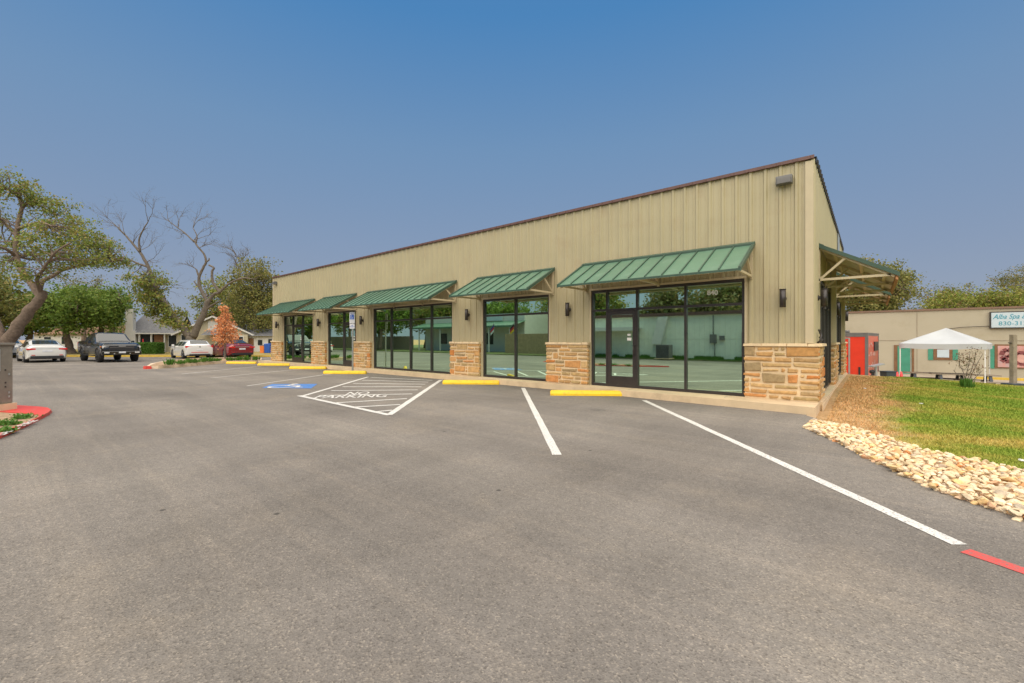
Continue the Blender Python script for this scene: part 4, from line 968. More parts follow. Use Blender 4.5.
# ------------------------------------------------------------------ vehicles
def vehicle(name, label, cat, group, loc, rz, stn, paint, cab_x, win_y=(.12, .86), wheels=(1.4, -1.35), wr=.33, tw=.22, rim='rim', pillars=(), wind=(0, 0), rearw=(0, 0), extra=None, z0=0):
    root = empty(name, (loc.x, loc.y, z0), rz, label, cat, group)
    W_ = max(s_[4] for s_ in stn)
    def at(x):
        for i in range(len(stn)-1):
            if stn[i][0] <= x <= stn[i+1][0]:
                t = (x-stn[i][0])/(stn[i+1][0]-stn[i][0]); return [a+(b-a)*t for a, b in zip(stn[i], stn[i+1])]
        return stn[-1]
    # refine stations
    xs_ = sorted(set([s_[0] for s_ in stn]+[stn[0][0]+(stn[-1][0]-stn[0][0])*k/28 for k in range(29)]))
    rows = []
    for x in xs_:
        _, zl, zb, zt, wb, wt = at(x)
        # wheel-arch cut: raise the sill near the wheels
        za = zl
        for wx in wheels:
            dd = abs(x-wx)
            if dd < wr*1.16: za = max(za, wr+math.sqrt(max(0, (wr*1.16)**2-dd*dd)))
        za = min(za, zb-.08)
        half = [(0, zl), (wb*.72, zl), (wb*.80, za), (wb*.985, za+.015), (wb, za+(zb-za)*.5), (wb*.985, zb), (wt+(wb-wt)*.08+.0, zb+(zt-zb)*.9), (wt*.86, zt), (wt*.4, zt+.012), (0, zt+.015)]
        rows.append([(x, -y, z) for y, z in half[::-1]]+[(x, y, z) for y, z in half[1:-1]])
    mb = MB(); m_ = len(rows[0]); vs = [p for r_ in rows for p in r_]
    fs = [(i*m_+j, (i+1)*m_+j, (i+1)*m_+(j+1) % m_, i*m_+(j+1) % m_) for i in range(len(rows)-1) for j in range(m_)]
    fs += [tuple(range(m_)), tuple((len(rows)-1)*m_+j for j in range(m_))[::-1]]
    mb.add(vs, fs, True); body = mb.build('body', M[paint], root)
    md = body.modifiers.new('e', 'EDGE_SPLIT'); md.split_angle = R(38)
    # glass
    segs = []; a0, a1 = cab_x; cuts = [a0]+[c for p in pillars for c in (p-.04, p+.04)]+[a1]
    for i in range(0, len(cuts), 2): segs.append((cuts[i], cuts[i+1]))
    for sgn in (-1, 1):
        for a, b in segs:
            g_ = MB(); N = 6; lo_ = []; up = []
            for k in range(N+1):
                x = a+(b-a)*k/N; _, zl, zb, zt, wb, wt = at(x); w0 = wb*.985; w1 = wt+(wb-wt)*.08
                z1 = zb+(zt-zb)*.9
                f0, f1 = win_y
                lo_.append((x, sgn*(w0+(w1-w0)*f0+.008), zb+(z1-zb)*f0)); up.append((x, sgn*(w0+(w1-w0)*f1+.008), zb+(z1-zb)*f1))
            g_.add(lo_+up, [(i, i+1, N+2+i, N+1+i) if sgn < 0 else (i+1, i, N+1+i, N+2+i) for i in range(N)]); g_.build('side_window', M['car_glass'], root)
    for nm, (xa, xb) in (('windscreen', wind), ('rear_window', rearw)):
        if xa == xb: continue
        A = at(xa); B = at(xb); g_ = MB(); vs = []
        nx = -(B[3]-A[3]); nz = (B[0]-A[0]); ln = math.hypot(nx, nz); nx /= ln; nz /= ln
        if nz < 0: nx, nz = -nx, -nz
        K = 6
        for k in range(K+1):
            t_ = .07+.86*k/K; x = xa+(xb-xa)*t_; s2 = at(x); z = s2[3]+.012; wt = s2[5]*.88
            for yy in (-1, -.45, 0, .45, 1): vs.append((x+nx*.012, yy*wt, z+nz*.012+(.004 if abs(yy) < 1 else -.012)))
        g_.add(vs, [(k*5+i, k*5+i+1, (k+1)*5+i+1, (k+1)*5+i) for k in range(K) for i in range(4)], True); g_.build(nm, M['car_glass'], root)
    for wx in wheels:
        for sgn in (-1, 1):
            yo = sgn*(W_-.01); yi = sgn*(W_-tw); ty = MB(); cs = 20
            ty.tube([(wx, yi, wr), (wx, yi+sgn*.02, wr), (wx, yo-sgn*.03, wr), (wx, yo, wr)], [wr*.93, wr, wr, wr*.94], cs); wh = ty.build('wheel', M['tyre'], root)
            rm = MB(); rm.tube([(wx, yo, wr), (wx, yo+sgn*.006, wr)], [wr*.64, wr*.62], cs)
            rr = rm.build('rim', M['black_trim'], wh); spk = MB()
            for k in range(5):
                a = k*2*math.pi/5; spk.bar((wx, yo+sgn*.012, wr), (wx+math.cos(a)*wr*.6, yo+sgn*.012, wr+math.sin(a)*wr*.6), .07, .02)
            for k in range(cs):
                a, b = k*2*math.pi/cs, (k+1)*2*math.pi/cs; q_ = wr*.62
                spk.bar((wx+math.cos(a)*q_, yo+sgn*.008, wr+math.sin(a)*q_), (wx+math.cos(b)*q_, yo+sgn*.008, wr+math.sin(b)*q_), .03, .025)
            spk.build('spokes', M[rim], wh)
            ar = MB(); ar.tube([(wx, sgn*(W_*.79), wr+.02), (wx, sgn*(W_*.80), wr+.02)], wr*1.12, 20); ar.build('wheel_well', M['black_trim'], root)
    xm = cab_x[1]-.28
    for sgn in (-1, 1):
        s2 = at(xm); m2 = MB(); y = sgn*(s2[4]+.0); m2.box(xm-.06, xm+.08, min(y, y+sgn*.17), max(y, y+sgn*.17), s2[2]+.03, s2[2]+.17, inset=.02); m2.build('mirror', M[paint], root)
    if extra: extra(root, at)
    return root
def boxpart(root, name, mat, *bs, bevel=.01):
    mb = MB()
    for b in bs: mb.box(*b)
    return mb.build(name, M[mat], root, bevel)
sedan = [(-2.40, .48, .72, .80, .66, .58), (-2.36, .34, .84, .98, .80, .66), (-2.18, .24, .90, 1.07, .88, .68), (-1.75, .2, .93, 1.12, .915, .66), (-.95, .2, .94, 1.40, .92, .58), (-.1, .2, .93, 1.455, .92, .60), (.45, .2, .92, 1.42, .92, .60), (1.25, .2, .90, 1.02, .915, .70), (1.95, .22, .80, .92, .90, .72), (2.28, .26, .68, .80, .84, .66), (2.40, .36, .58, .66, .68, .58)]
def sedan_rear(root, at, led=False):
    boxpart(root, 'taillight', 'lamp_red', (-2.40, -2.22, .50, .885, .80, .90)); boxpart(root, 'taillight', 'lamp_red', (-2.40, -2.22, -.885, -.50, .80, .90))
    boxpart(root, 'tail_strip', 'galv', (-2.405, -2.3, -.5, .5, .86, .89))
    boxpart(root, 'licence_plate', 'plate', (-2.415, -2.39, -.22, .22, .66, .78)); boxpart(root, 'rear_diffuser', 'black_trim', (-2.43, -2.1, -.72, .72, .26, .42))
    boxpart(root, 'reflector', 'lamp_red', (-2.41, -2.36, .52, .68, .45, .49)); boxpart(root, 'reflector', 'lamp_red', (-2.41, -2.36, -.68, -.52, .45, .49))
    boxpart(root, 'front_bumper_grille', 'black_trim', (2.33, 2.415, -.5, .5, .38, .6)); 
    for s_ in (-1, 1): boxpart(root, 'headlight', 'lamp_clear', (2.1, 2.33, min(s_*.5, s_*.8), max(s_*.5, s_*.8), .66, .76))
GV = 'vehicles parked beside the lot'
pc = G(46, 362.4)
HD = R(184)
def place(px_mid, d, hd, back): 
    p = W(px_mid, 350, d); return Vector((p.x, p.y, 0))+Vector((math.cos(hd), math.sin(hd), 0))*back
vehicle('sedan_car', 'white sedan with thin red taillights parked left of the black pickup, seen from behind', 'car', GV, place(47.5, 27.2, HD, 2.4), HD, sedan, 'car_white', (-1.55, 1.05), wheels=(1.42, -1.42), pillars=(-.25,), wind=(1.25, .45), rearw=(-1.75, -.95), extra=sedan_rear)
vehicle('sedan_car', 'white sedan mostly hidden behind the nearer white sedan and the oak trunk', 'car', GV, place(10, 33.5, HD, 2.4), HD, sedan, 'car_white', (-1.55, 1.05), wheels=(1.42, -1.42), pillars=(-.25,), wind=(1.25, .45), rearw=(-1.75, -.95), extra=sedan_rear)
vehicle('sedan_car', 'dark red sedan parked behind the island plants', 'car', GV, place(242.5, 33.4, R(182), 2.4), R(182), sedan, 'car_red', (-1.55, 1.05), wheels=(1.42, -1.42), pillars=(-.25,), wind=(1.25, .45), rearw=(-1.75, -.95), extra=sedan_rear)
hatch = [(-2.08, .45, .80, .86, .72, .62), (-2.05, .32, .88, 1.0, .84, .66), (-1.9, .24, .92, 1.10, .88, .64), (-1.58, .2, .93, 1.36, .90, .58), (-.9, .2, .93, 1.41, .90, .59), (.3, .2, .92, 1.41, .90, .60), (1.1, .2, .90, 1.02, .89, .70), (1.75, .22, .82, .92, .87, .70), (2.0, .26, .68, .80, .80, .64), (2.08, .36, .58, .66, .68, .58)]
def hatch_rear(root, at):
    for s_ in (-1, 1):
        boxpart(root, 'taillight', 'lamp_red', (-2.06, -1.84, min(s_*.48, s_*.87), max(s_*.48, s_*.87), .84, .98)); boxpart(root, 'headlight', 'lamp_clear', (1.85, 2.03, min(s_*.45, s_*.76), max(s_*.45, s_*.76), .66, .76))
        boxpart(root, 'roof_rail', 'black_trim', (-1.3, .2, s_*.54-.015, s_*.54+.015, 1.42, 1.455))
    boxpart(root, 'licence_plate', 'plate', (-2.10, -2.06, -.2, .2, .60, .7)); boxpart(root, 'rear_bumper_trim', 'lamp_red', (-2.095, -2.0, -.55, .55, .46, .5)); boxpart(root, 'rear_skirt', 'black_trim', (-2.09, -1.9, -.66, .66, .24, .36))
    boxpart(root, 'badge', 'black_trim', (-2.09, -2.05, -.05, .05, .86, .93)); boxpart(root, 'front_grille', 'black_trim', (2.0, 2.09, -.5, .5, .4, .55))
vehicle('hatchback_car', 'white hatchback with roof rails parked behind the island plants, beside the red sedan', 'car', GV, place(200, 32.6, R(182), 2.08), R(182), hatch, 'car_white', (-1.45, .95), wheels=(1.28, -1.30), pillars=(-.75, -.02), wind=(1.1, .3), rearw=(-1.92, -1.56), extra=hatch_rear, z0=-.0)
pickup = [(-2.95, .62, 1.10, 1.22, .94, .90), (-2.88, .55, 1.18, 1.34, .985, .93), (-2.2, .52, 1.20, 1.36, 1.0, .93), (-.98, .5, 1.21, 1.37, 1.0, .93), (-.96, .5, 1.22, 1.72, 1.0, .74), (-.75, .5, 1.22, 1.88, 1.0, .72), (.35, .5, 1.20, 1.90, 1.0, .73), (.55, .5, 1.20, 1.84, 1.0, .74), (1.25, .5, 1.18, 1.30, 1.0, .86), (1.9, .5, 1.14, 1.27, 1.0, .86), (2.6, .5, 1.08, 1.22, .98, .84), (2.84, .5, 1.0, 1.14, .94, .82), (2.92, .55, .92, 1.0, .88, .80)]
def pickup_extra(root, at):
    boxpart(root, 'grille', 'black_trim', (2.80, 2.945, -.62, .62, .74, 1.06)); boxpart(root, 'grille_bar', 'grey_metal', (2.93, 2.955, -.60, .60, .94, .965))
    boxpart(root, 'badge', 'galv', (2.95, 2.962, -.17, .17, 1.0, 1.04))
    for s_ in (-1, 1):
        a, b = sorted((s_*.62, s_*.93)); boxpart(root, 'headlight', 'lamp_clear', (2.72, 2.90, a, b, .90, 1.04)); boxpart(root, 'indicator', 'amber', (2.62, 2.72, *sorted((s_*.93, s_*.985)), .96, 1.03))
        a, b = sorted((s_*.62, s_*.86)); boxpart(root, 'fog_lamp', 'lamp_clear', (2.96, 3.0, a, b, .58, .66)); boxpart(root, 'tow_hook', 'galv', (2.99, 3.02, *sorted((s_*.35, s_*.42)), .52, .58))
        boxpart(root, 'taillight', 'lamp_red', (-2.97, -2.86, *sorted((s_*.80, s_*.97)), .95, 1.26)); boxpart(root, 'running_board', 'black_trim', (-.9, 1.3, *sorted((s_*.9, s_*1.05)), .40, .46))
        for q_ in (-.55, .35): boxpart(root, 'door_handle', 'black_trim', (q_, q_+.18, *sorted((s_*.98, s_*1.03)), 1.08, 1.11))
    boxpart(root, 'front_bumper', 'car_black', (2.78, 2.99, -.96, .96, .46, .72), bevel=.04); boxpart(root, 'licence_plate', 'plate', (2.99, 3.0, -.17, .17, .58, .68))
    boxpart(root, 'rear_bumper', 'galv', (-3.05, -2.9, -.9, .9, .55, .7)); boxpart(root, 'bed_cover', 'black_trim', (-2.85, -1.02, -.80, .80, 1.37, 1.39))
    boxpart(root, 'roof_lamp', 'black_trim', (.3, .4, -.12, .12, 1.91, 1.93))
hd = R(5.5); p = W(122, 350, 27.6)
vehicle('pickup_truck', 'black crew cab pickup truck facing the lot, parked beneath green trees', 'truck', GV, Vector((p.x, p.y, 0))-Vector((math.cos(hd), math.sin(hd), 0))*2.9, hd, pickup, 'car_black', (-.72, 1.02), wheels=(1.95, -1.75), wr=.42, tw=.28, rim='rim_dark', pillars=(-.0,), wind=(1.25, .55), rearw=(-.97, -.78), extra=pickup_extra)

# ------------------------------------------------------------------ far cottages
def local(x, y, d, z=0): p = W(x, y, d); return Vector((p.x, p.y, z))
s46 = 46/FPX
ct = empty('cottage', local(127, 350, 46, .0), YAW+R(22), 'beige cottage with grey shingle roof, white end chimney and steep front gable', 'house')
mb = MB(); mb.box(.25, 5.4, .3, 6, .0, 2.15); mb.box(4.9, 12.6, -.2, 6.2, 0, 2.1); mb.box(9.0, 12.5, -.9, -.2, 0, 2.0)
mb.add([(4.9, -.2, 2.1), (12.6, -.2, 2.1), (8.65, -.2, 3.95), (4.9, 6.2, 2.1), (12.6, 6.2, 2.1), (8.65, 6.2, 3.95)], [(0, 1, 2), (3, 5, 4)]); mb.build('wall', M['cottage'], ct)
mb = MB(); mb.add([(-.1, -.3, 2.15), (5.0, -.3, 2.15), (5.0, 3, 4.25), (.5, 3, 4.25), (-.1, 6.3, 2.15), (5.0, 6.3, 2.15)], [(0, 1, 2, 3), (3, 2, 5, 4), (0, 3, 4)])
mb.add([(4.5, -.55, 1.96), (8.65, -.55, 4.08), (8.65, 6.5, 4.08), (4.5, 6.5, 1.96), (4.5, -.55, 1.88), (8.65, -.55, 4.0)], [(0, 1, 2, 3)])
mb.add([(8.65, -.55, 4.08), (13.1, -.55, 1.96), (13.1, 6.5, 1.96), (8.65, 6.5, 4.08)], [(0, 1, 2, 3)]); mb.add([(7.6, -1.3, 1.95), (10.2, -1.3, 1.95), (9.7, -.22, 2.5), (8.1, -.22, 2.5)], [(0, 1, 2, 3)])
rf = mb.build('roof', M['shingle'], ct)
mb = MB(); mb.box(.0, .72, -.4, .4, 0, 4.7, inset=.02); mb.box(-.15, 1.0, -.5, .5, 0, 2.4, inset=.1); mb.build('chimney', M['cottage_white'], rf)
mb = MB(); mb.bar((4.45, -.6, 1.92), (8.65, -.6, 4.04), .06, .16); mb.bar((8.65, -.6, 4.04), (13.15, -.6, 1.92), .06, .16); mb.bar((-.1, -.34, 2.1), (4.9, -.34, 2.1), .05, .12); mb.build('fascia', M['fascia_white'], rf)
mb = MB(); mb.box(1.2, 3.6, .2, .29, .1, 2.05); mb.build('porch_shade', M['dark_window'], ct)  # dark panel proud of the wall, the porch's shade put in as colour
mb = MB(); mb.box(1.15, 1.27, -.2, .1, 0, 2.1); mb.box(2.3, 2.42, -.2, .1, 0, 2.1); mb.box(3.6, 3.72, -.2, .1, 0, 2.1); mb.build('porch_post', M['fascia_white'], ct)
mb = MB(); mb.box(2.55, 3.45, .12, .19, .1, 1.95); mb.build('door', M['brown_wood'], ct)
for a in ((3.95, 4.7, .7, 1.9, .30), (5.4, 6.15, .65, 1.95, -.2), (8.2, 9.0, 2.3, 3.4, -.2), (11.2, 12.0, .9, 1.75, -.9)):
    f_ = MB(); x0, x1, z0, z1, y = a; f_.box(x0-.09, x1+.09, y-.05, y-.001, z0-.09, z1+.09); fo = f_.build('window', M['fascia_white'], ct)
    g_ = MB(); g_.box(x0, x1, y-.07, y-.051, z0, z1); g_.build('pane', M['cottage_white' if z0 > 2 else 'dark_window'], fo)
mb = MB(); mb.box(1.5, 1.62, -.9, -.85, 1.15, 1.5); fl = mb.build('porch_flag', M['flag_red']); 
p_ = W(143, 342, 45); fl.location = p_; fl.data.transform(Matrix.Translation((-1.56, .87, -1.3))); fl.scale = (3.2, 1, 1.6); tag(fl, 'small red flag hanging at the cottage porch', 'flag')
ct.scale = (.9, 1, 1)
# hedge
hg = empty('hedge', local(150, 350, 42), YAW, 'clipped green box hedge in front of the cottage porch', 'hedge'); mb = MB()
for _ in range(7000):
    x, y, z = rnd.uniform(-1.05, 1.0), rnd.uniform(-.5, .5), rnd.uniform(.05, 1.1); f_ = rnd.choice((0, 1, 2))
    if f_ == 0: y = rnd.choice((-.5, .5))
    elif f_ == 1: z = 1.1
    else: x = rnd.choice((-1.05, 1.0))
    v_ = Vector((x+rnd.gauss(0, .03), y+rnd.gauss(0, .03), z+rnd.gauss(0, .03))); q = .06
    a_ = Vector([rnd.uniform(-1, 1) for _ in range(3)]).normalized()*q; b2 = a_.cross(Vector([rnd.uniform(-1, 1) for _ in range(3)])).normalized()*q*.6
    mb.add([v_-a_, v_+b2, v_+a_, v_-b2], [(0, 1, 2, 3)])
mb.build('foliage', M['leaf_bush'], hg); mb = MB(); mb.box(-1.0, .95, -.45, .45, 0, 1.04); mb.build('stems', M['leaf_bush'], hg)
ou = empty('outbuilding', local(246, 350, 50), YAW, 'small pale outbuilding with grey roof beside the far end of the shop building', 'house')
mb = MB(); mb.box(0, 5.5, 0, 4, 0, 1.9); mb.build('wall', M['cottage_white'], ou)
mb = MB(); mb.add([(-.3, -.4, 1.85), (5.8, -.4, 1.85), (5.5, 2, 2.75), (.2, 2, 2.75), (-.3, 4.3, 1.85), (5.8, 4.3, 1.85)], [(0, 1, 2, 3), (3, 2, 5, 4), (0, 3, 4)]); mb.build('roof', M['shingle'], ou)
mb = MB(); mb.box(.3, .9, -.04, -.002, .1, 1.6); mb.build('door', M['brown_wood'], ou)
mb = MB(); mb.box(1.4, 1.9, -.04, -.002, .8, 1.4); mb.box(2.6, 3.0, -.04, -.002, .9, 1.5); mb.build('window', M['dark_window'], ou)
bn = empty('recycling_bin', local(268.5, 350, 45), YAW, 'blue wheeled recycling bin beside the pale outbuilding', 'bin')
mb = MB(); mb.box(-.26, .26, -.3, .3, .06, .95, inset=-.04); mb.build('bin_body', M['blue'], bn, .02); mb = MB(); mb.box(-.32, .32, -.36, .36, .955, 1.03, inset=.05); mb.build('lid', M['blue'], bn)
mb = MB(); mb.tube([(-.28, .28, .1), (-.22, .28, .1)], .1, 12); mb.tube([(.22, .28, .1), (.28, .28, .1)], .1, 12); mb.build('wheels', M['tyre'], bn)
br_ = empty('waste_bin', local(263, 350, 45), YAW, 'dull orange waste bin left of the blue bin', 'bin')
mb = MB(); mb.box(-.2, .2, -.2, .2, .0, .8, inset=-.03); mb.build('bin_body', M['orange'], br_, .02); mb = MB(); mb.box(-.24, .24, -.24, .24, .805, .87, inset=.05); mb.build('lid', M['tub'], br_)
wh_ = empty('bungalow', local(34, 350, 62), YAW, 'low white bungalow glimpsed between the street tree trunks', 'house')
mb = MB(); mb.box(0, 12, 0, 6, 0, 2.3); mb.build('wall', M['cottage_white'], wh_); mb = MB(); mb.add([(-.4, -.5, 2.2), (12.4, -.5, 2.2), (11, 3, 3.6), (1, 3, 3.6), (-.4, 6.5, 2.2), (12.4, 6.5, 2.2)], [(0, 1, 2, 3), (3, 2, 5, 4), (0, 3, 4), (1, 5, 2)]); mb.build('roof', M['orange' if 0 else 'brown_wood'], wh_)
mb = MB()
for x in (1.5, 4, 7.5, 10): mb.box(x, x+.9, -.04, -.002, .8, 1.8)
mb.build('window', M['dark_window'], wh_)

# ------------------------------------------------------------------ neighbour building (right, lower level)
NY = 28.0; NZ = -.83
def NP(x, y): p = onY(x, y, NY); return p
a = NP(700, 340).x; b_ = NP(1150, 340).x; ztop = NP(930, 310.8).z
nb_ = empty('neighbour_building', (0, 0, 0), 0, 'long low cream flat roofed building with green doors and shutters behind the lawn', 'building')
mb = MB(); mb.box(a, b_, NY, NY+10, NZ-.1, ztop); mb.build('wall', M['neighbour'], nb_)
mb = MB(); mb.box(a-.1, b_+.1, NY-.07, NY+10.1, ztop+.002, ztop+.12); mb.build('roof_trim', M['neighbour_trim'], nb_)
mb = MB()
for x in (917, 800, 1040): p = NP(x, 340); mb.box(p.x-.015, p.x+.015, NY-.012, NY-.001, NZ, ztop)
zj = NP(880, 340.5).z; mb.box(a, b_, NY-.014, NY-.002, zj-.015, zj+.015); mb.build('panel_joint', M['weathered_wood'], nb_)
def npanel(name, x0, x1, y0, y1, mat, th, parent=nb_, off=0):
    p = NP(x0, y0); q = NP(x1, y1); m_ = MB(); m_.box(p.x, q.x, NY-th-off, NY-.002-off, q.z, p.z); return m_.build(name, M[mat], parent)
f_ = npanel('door_frame', 894, 914, 345, 375, 'brown_wood', .05); npanel('door', 897.5, 911.5, 346, 374.5, 'shutter_green', .03, nb_, .05)
f_ = npanel('window', 933.5, 952.2, 348.3, 360, 'brown_wood', .06); npanel('pane', 937, 949, 349.5, 357.5, 'sign_face', .02, f_, .061)
npanel('shutter', 928, 933, 348.3, 360, 'shutter_green', .04); npanel('shutter', 952.6, 957.8, 348.3, 360, 'shutter_green', .04)
npanel('shutter', 989, 994.3, 346, 368.5, 'shutter_green', .04)
f_ = npanel('poster_frame', 994.6, 1052, 344.3, 369.5, 'brown_wood', .06)
f_ = npanel('poster', 997.5, 1050, 345.8, 368.3, 'pink', .015, nb_, .061)
m_ = MB(); 
def disc(mb, cx_, cy_, rx, ry, n_=18, y=NY-.082):
    c = NP(cx_, cy_); s_ = (NP(cx_+1, cy_)-NP(cx_, cy_)).x; sz = abs((NP(cx_, cy_+1)-NP(cx_, cy_)).z)
    mb.add([(c.x+rx*s_*math.cos(2*math.pi*k/n_), y, c.z+ry*sz*math.sin(2*math.pi*k/n_)) for k in range(n_)], [tuple(range(n_))])
def arc(mb, pts, wd, y):
    for i in range(len(pts)-1):
        p = NP(*pts[i]); q = NP(*pts[i+1]); mb.bar((p.x, y, p.z), (q.x, y, q.z), .006, wd)
m_ = MB(); arc(m_, [(1001, 355), (1003, 351), (1007, 349.5), (1011, 351), (1011, 355), (1008, 357.5), (1004, 357), (1001, 359), (1005, 361.5), (1011, 361)], .22, NY-.085); arc(m_, [(1014, 355), (1018, 352.5), (1024, 353), (1030, 356)], .2, NY-.085); arc(m_, [(1014, 361), (1019, 364), (1026, 364.5), (1032, 361)], .16, NY-.085)
m_.build('swirl', M['poster_dark'], f_)
m_ = MB(); disc(m_, 1023, 359, 6, 4.5, y=NY-.0795); m_.build('rose_disc', M['poster_skin'], f_)
sgp = NP(989.3, 313); sgq = NP(1058, 326.8); cxm = (sgp.x+sgq.x)/2; zc = (sgp.z+sgq.z)/2; hh = (sgp.z-sgq.z)/2+.06
sg2 = empty('shop_sign', (cxm, NY, zc), 0, 'pale blue lettered box sign with dark frame high on the cream building', 'sign'); hw = (sgq.x-sgp.x)/2
mb = MB(); mb.box(-hw, hw, -.16, -.002, -hh, hh); mb.build('sign_box', M['bronze'], sg2); mb = MB(); mb.box(-hw+.06, hw-.06, -.172, -.161, -hh+.06, hh-.06); fc = mb.build('sign_face', M['sign_face'], sg2)
RX = Matrix.Rotation(R(90), 4, 'X')
text_obj('sign_lettering', 'Alba Spa & Massage', .40, M['teal'], Matrix.Translation((0, -.176, .19)) @ RX, fc, sx=(2*hw-.2)/3.25, shear=.35, ext=.002, bold=.004)
text_obj('sign_lettering', '830-312-7333', .34, M['teal'], Matrix.Translation((0, -.176, -.22)) @ RX, fc, sx=(2*hw-.3)/2.3, ext=.002)
mb = MB(); mb.tube([tuple(NP(948, 329)+Vector((0, -.1, 0))), tuple(NP(960, 327.4)+Vector((0, -.1, 0))), tuple(NP(975, 326.6)+Vector((0, -.1, 0))), tuple(NP(989, 326.2)+Vector((0, -.1, 0)))], .02, 6); mb.build('cable', M['bronze'], nb_)

# red food trailer
A = W(867.5, 350, 22); B = W(878.3, 350, 25.2); dv = Vector((B.x-A.x, B.y-A.y, 0)); L_ = dv.length; ang = math.atan2(dv.y, dv.x)
zb_ = CAM.z-(376.2-CY)/FPX*22; zt_ = CAM.z-(333.6-CY)/FPX*22; Hh = zt_-zb_
tr = empty('food_trailer', (A.x, A.y, NZ), ang, 'red enclosed food trailer with grey trim and door parked by the cream building', 'trailer'); z0 = zb_-NZ
# local: +x along length (away), +y to the left of it (towards -X world)
Wd = 2.3
mb = MB(); mb.box(.0, L_, .0, Wd, z0, z0+Hh-.02); mb.build('body', M['red_trailer'], tr)
mb = MB(); mb.box(-.03, L_+.03, -.03, Wd+.03, z0+Hh-.019, z0+Hh+.05)
mb.box(-.025, .11, -.025, .10, z0-.02, z0+Hh-.02); mb.box(-.02, -.001, .1, Wd, z0+Hh-.16, z0+Hh-.02); mb.box(-.02, -.001, .1, Wd, z0-.02, z0+.04); mb.box(L_-.1, L_+.02, -.02, -.001, z0, z0+Hh); mb.box(.1, L_-.1, -.02, -.001, z0+Hh-.1, z0+Hh-.02); mb.build('trim', M['grey_metal'], tr)
mb = MB(); mb.box(-.03, -.021, .70, .77, z0+.05, z0+Hh-.2); mb.box(-.03, -.021, .77, 1.6, z0+Hh-.26, z0+Hh-.2); mb.box(-.03, -.021, 1.5, 1.6, z0+.05, z0+Hh-.27); mb.build('door_frame', M['galv'], tr)
mb = MB(); mb.box(-.018, -.001, .78, 1.49, z0+.06, z0+Hh-.28); dd_ = mb.build('door', M['red_trailer'], tr); mb = MB(); mb.box(-.04, -.019, .80, .88, z0+.95, z0+1.05); mb.build('handle', M['black_trim'], dd_)
mb = MB(); mb.box(-.04, -.001, .28, .36, z0-.02, z0+.45); mb.build('tail_lamp_post', M['black_trim'], tr)
for k in range(12):
    x = .3+(k % 4)*.75+rnd.uniform(0, .2); z = z0+.35+(k//4)*.55+rnd.uniform(0, .15); mb = MB(); mb.box(x, x+rnd.uniform(.2, .5), -.012, -.002, z, z+rnd.uniform(.06, .3)); mb.build('side_graphic', M['poster_skin'], tr)
text_obj('side_lettering', 'BBQ', .5, M['white_plain'], Matrix.Translation((L_*.45, -.016, z0+1.5)) @ Matrix.Rotation(R(90), 4, 'X'), tr, ext=.002) if 0 else None
mb = MB(); mb.box(L_*.55, L_*.9, -.05, -.001, z0+1.25, z0+1.75); mb.build('service_window', M['black_trim'], tr)
mb = MB(); mb.tube([(.6, .9, z0+Hh+.05), (.6, .9, z0+Hh+.2)], .1, 10); mb.build('roof_vent', M['grey_metal'], tr)
for x in (L_*.4, L_*.62):
    mb = MB(); mb.tube([(x, -.02, .33), (x, .2, .33)], .33, 18); mb.build('wheel', M['tyre'], tr)
# little barrel grill / post beside the trailer
bg_ = empty('grill_stand', tuple(W(876, 350, 20.5).xy)+(NZ,), YAW, 'small metal grill stand in front of the red trailer corner', 'grill')
mb = MB(); mb.box(-.04, .04, -.04, .04, 0, 1.0); mb.build('post', M['galv'], bg_); mb = MB(); mb.bar((-.25, 0, 1.0), (.3, 0, 1.12), .3, .05); mb.build('shelf', M['galv'], bg_); mb = MB(); mb.tube([(-.25, 0, .75), (-.12, 0, .75)], .09, 10); mb.build('knob', M['black_trim'], bg_)
# tub and small red cooler
p = W(888, 350, 17.5); tb = empty('planter_tub', (p.x, p.y, NZ), YAW, 'dark blue grey stock tub left of the white canopy', 'tub')
za = CAM.z-(371-CY)/FPX*17.5-NZ; mb = MB(); mb.box(-.16, .16, -.13, .13, 0, za-.03, inset=-.04); mb.build('tub_body', M['tub'], tb, .02); mb = MB(); mb.box(-.22, .22, -.19, .19, za-.03, za, inset=.0); mb.build('rim', M['tub'], tb)
for x, lb in ((897.2, 'left one of the two small red and white cones by the canopy leg'), (901.3, 'right one of the two small red and white cones by the canopy leg')):
    p = W(x, 350, 18.5); cn = empty('traffic_cone', (p.x, p.y, NZ), 0, lb, 'cone', 'cones by the canopy leg'); zc_ = CAM.z-(371.5-CY)/FPX*18.5-NZ
    mb = MB(); mb.tube([(0, 0, .03), (0, 0, zc_)], [.15, .03], 14); mb.box(-.18, .18, -.18, .18, 0, .03); mb.build('cone_body', M['lamp_red'], cn); mb = MB(); mb.tube([(0, 0, zc_*.45), (0, 0, zc_*.65)], [.105, .08], 14); mb.build('reflective_band', M['white_plain'], cn)

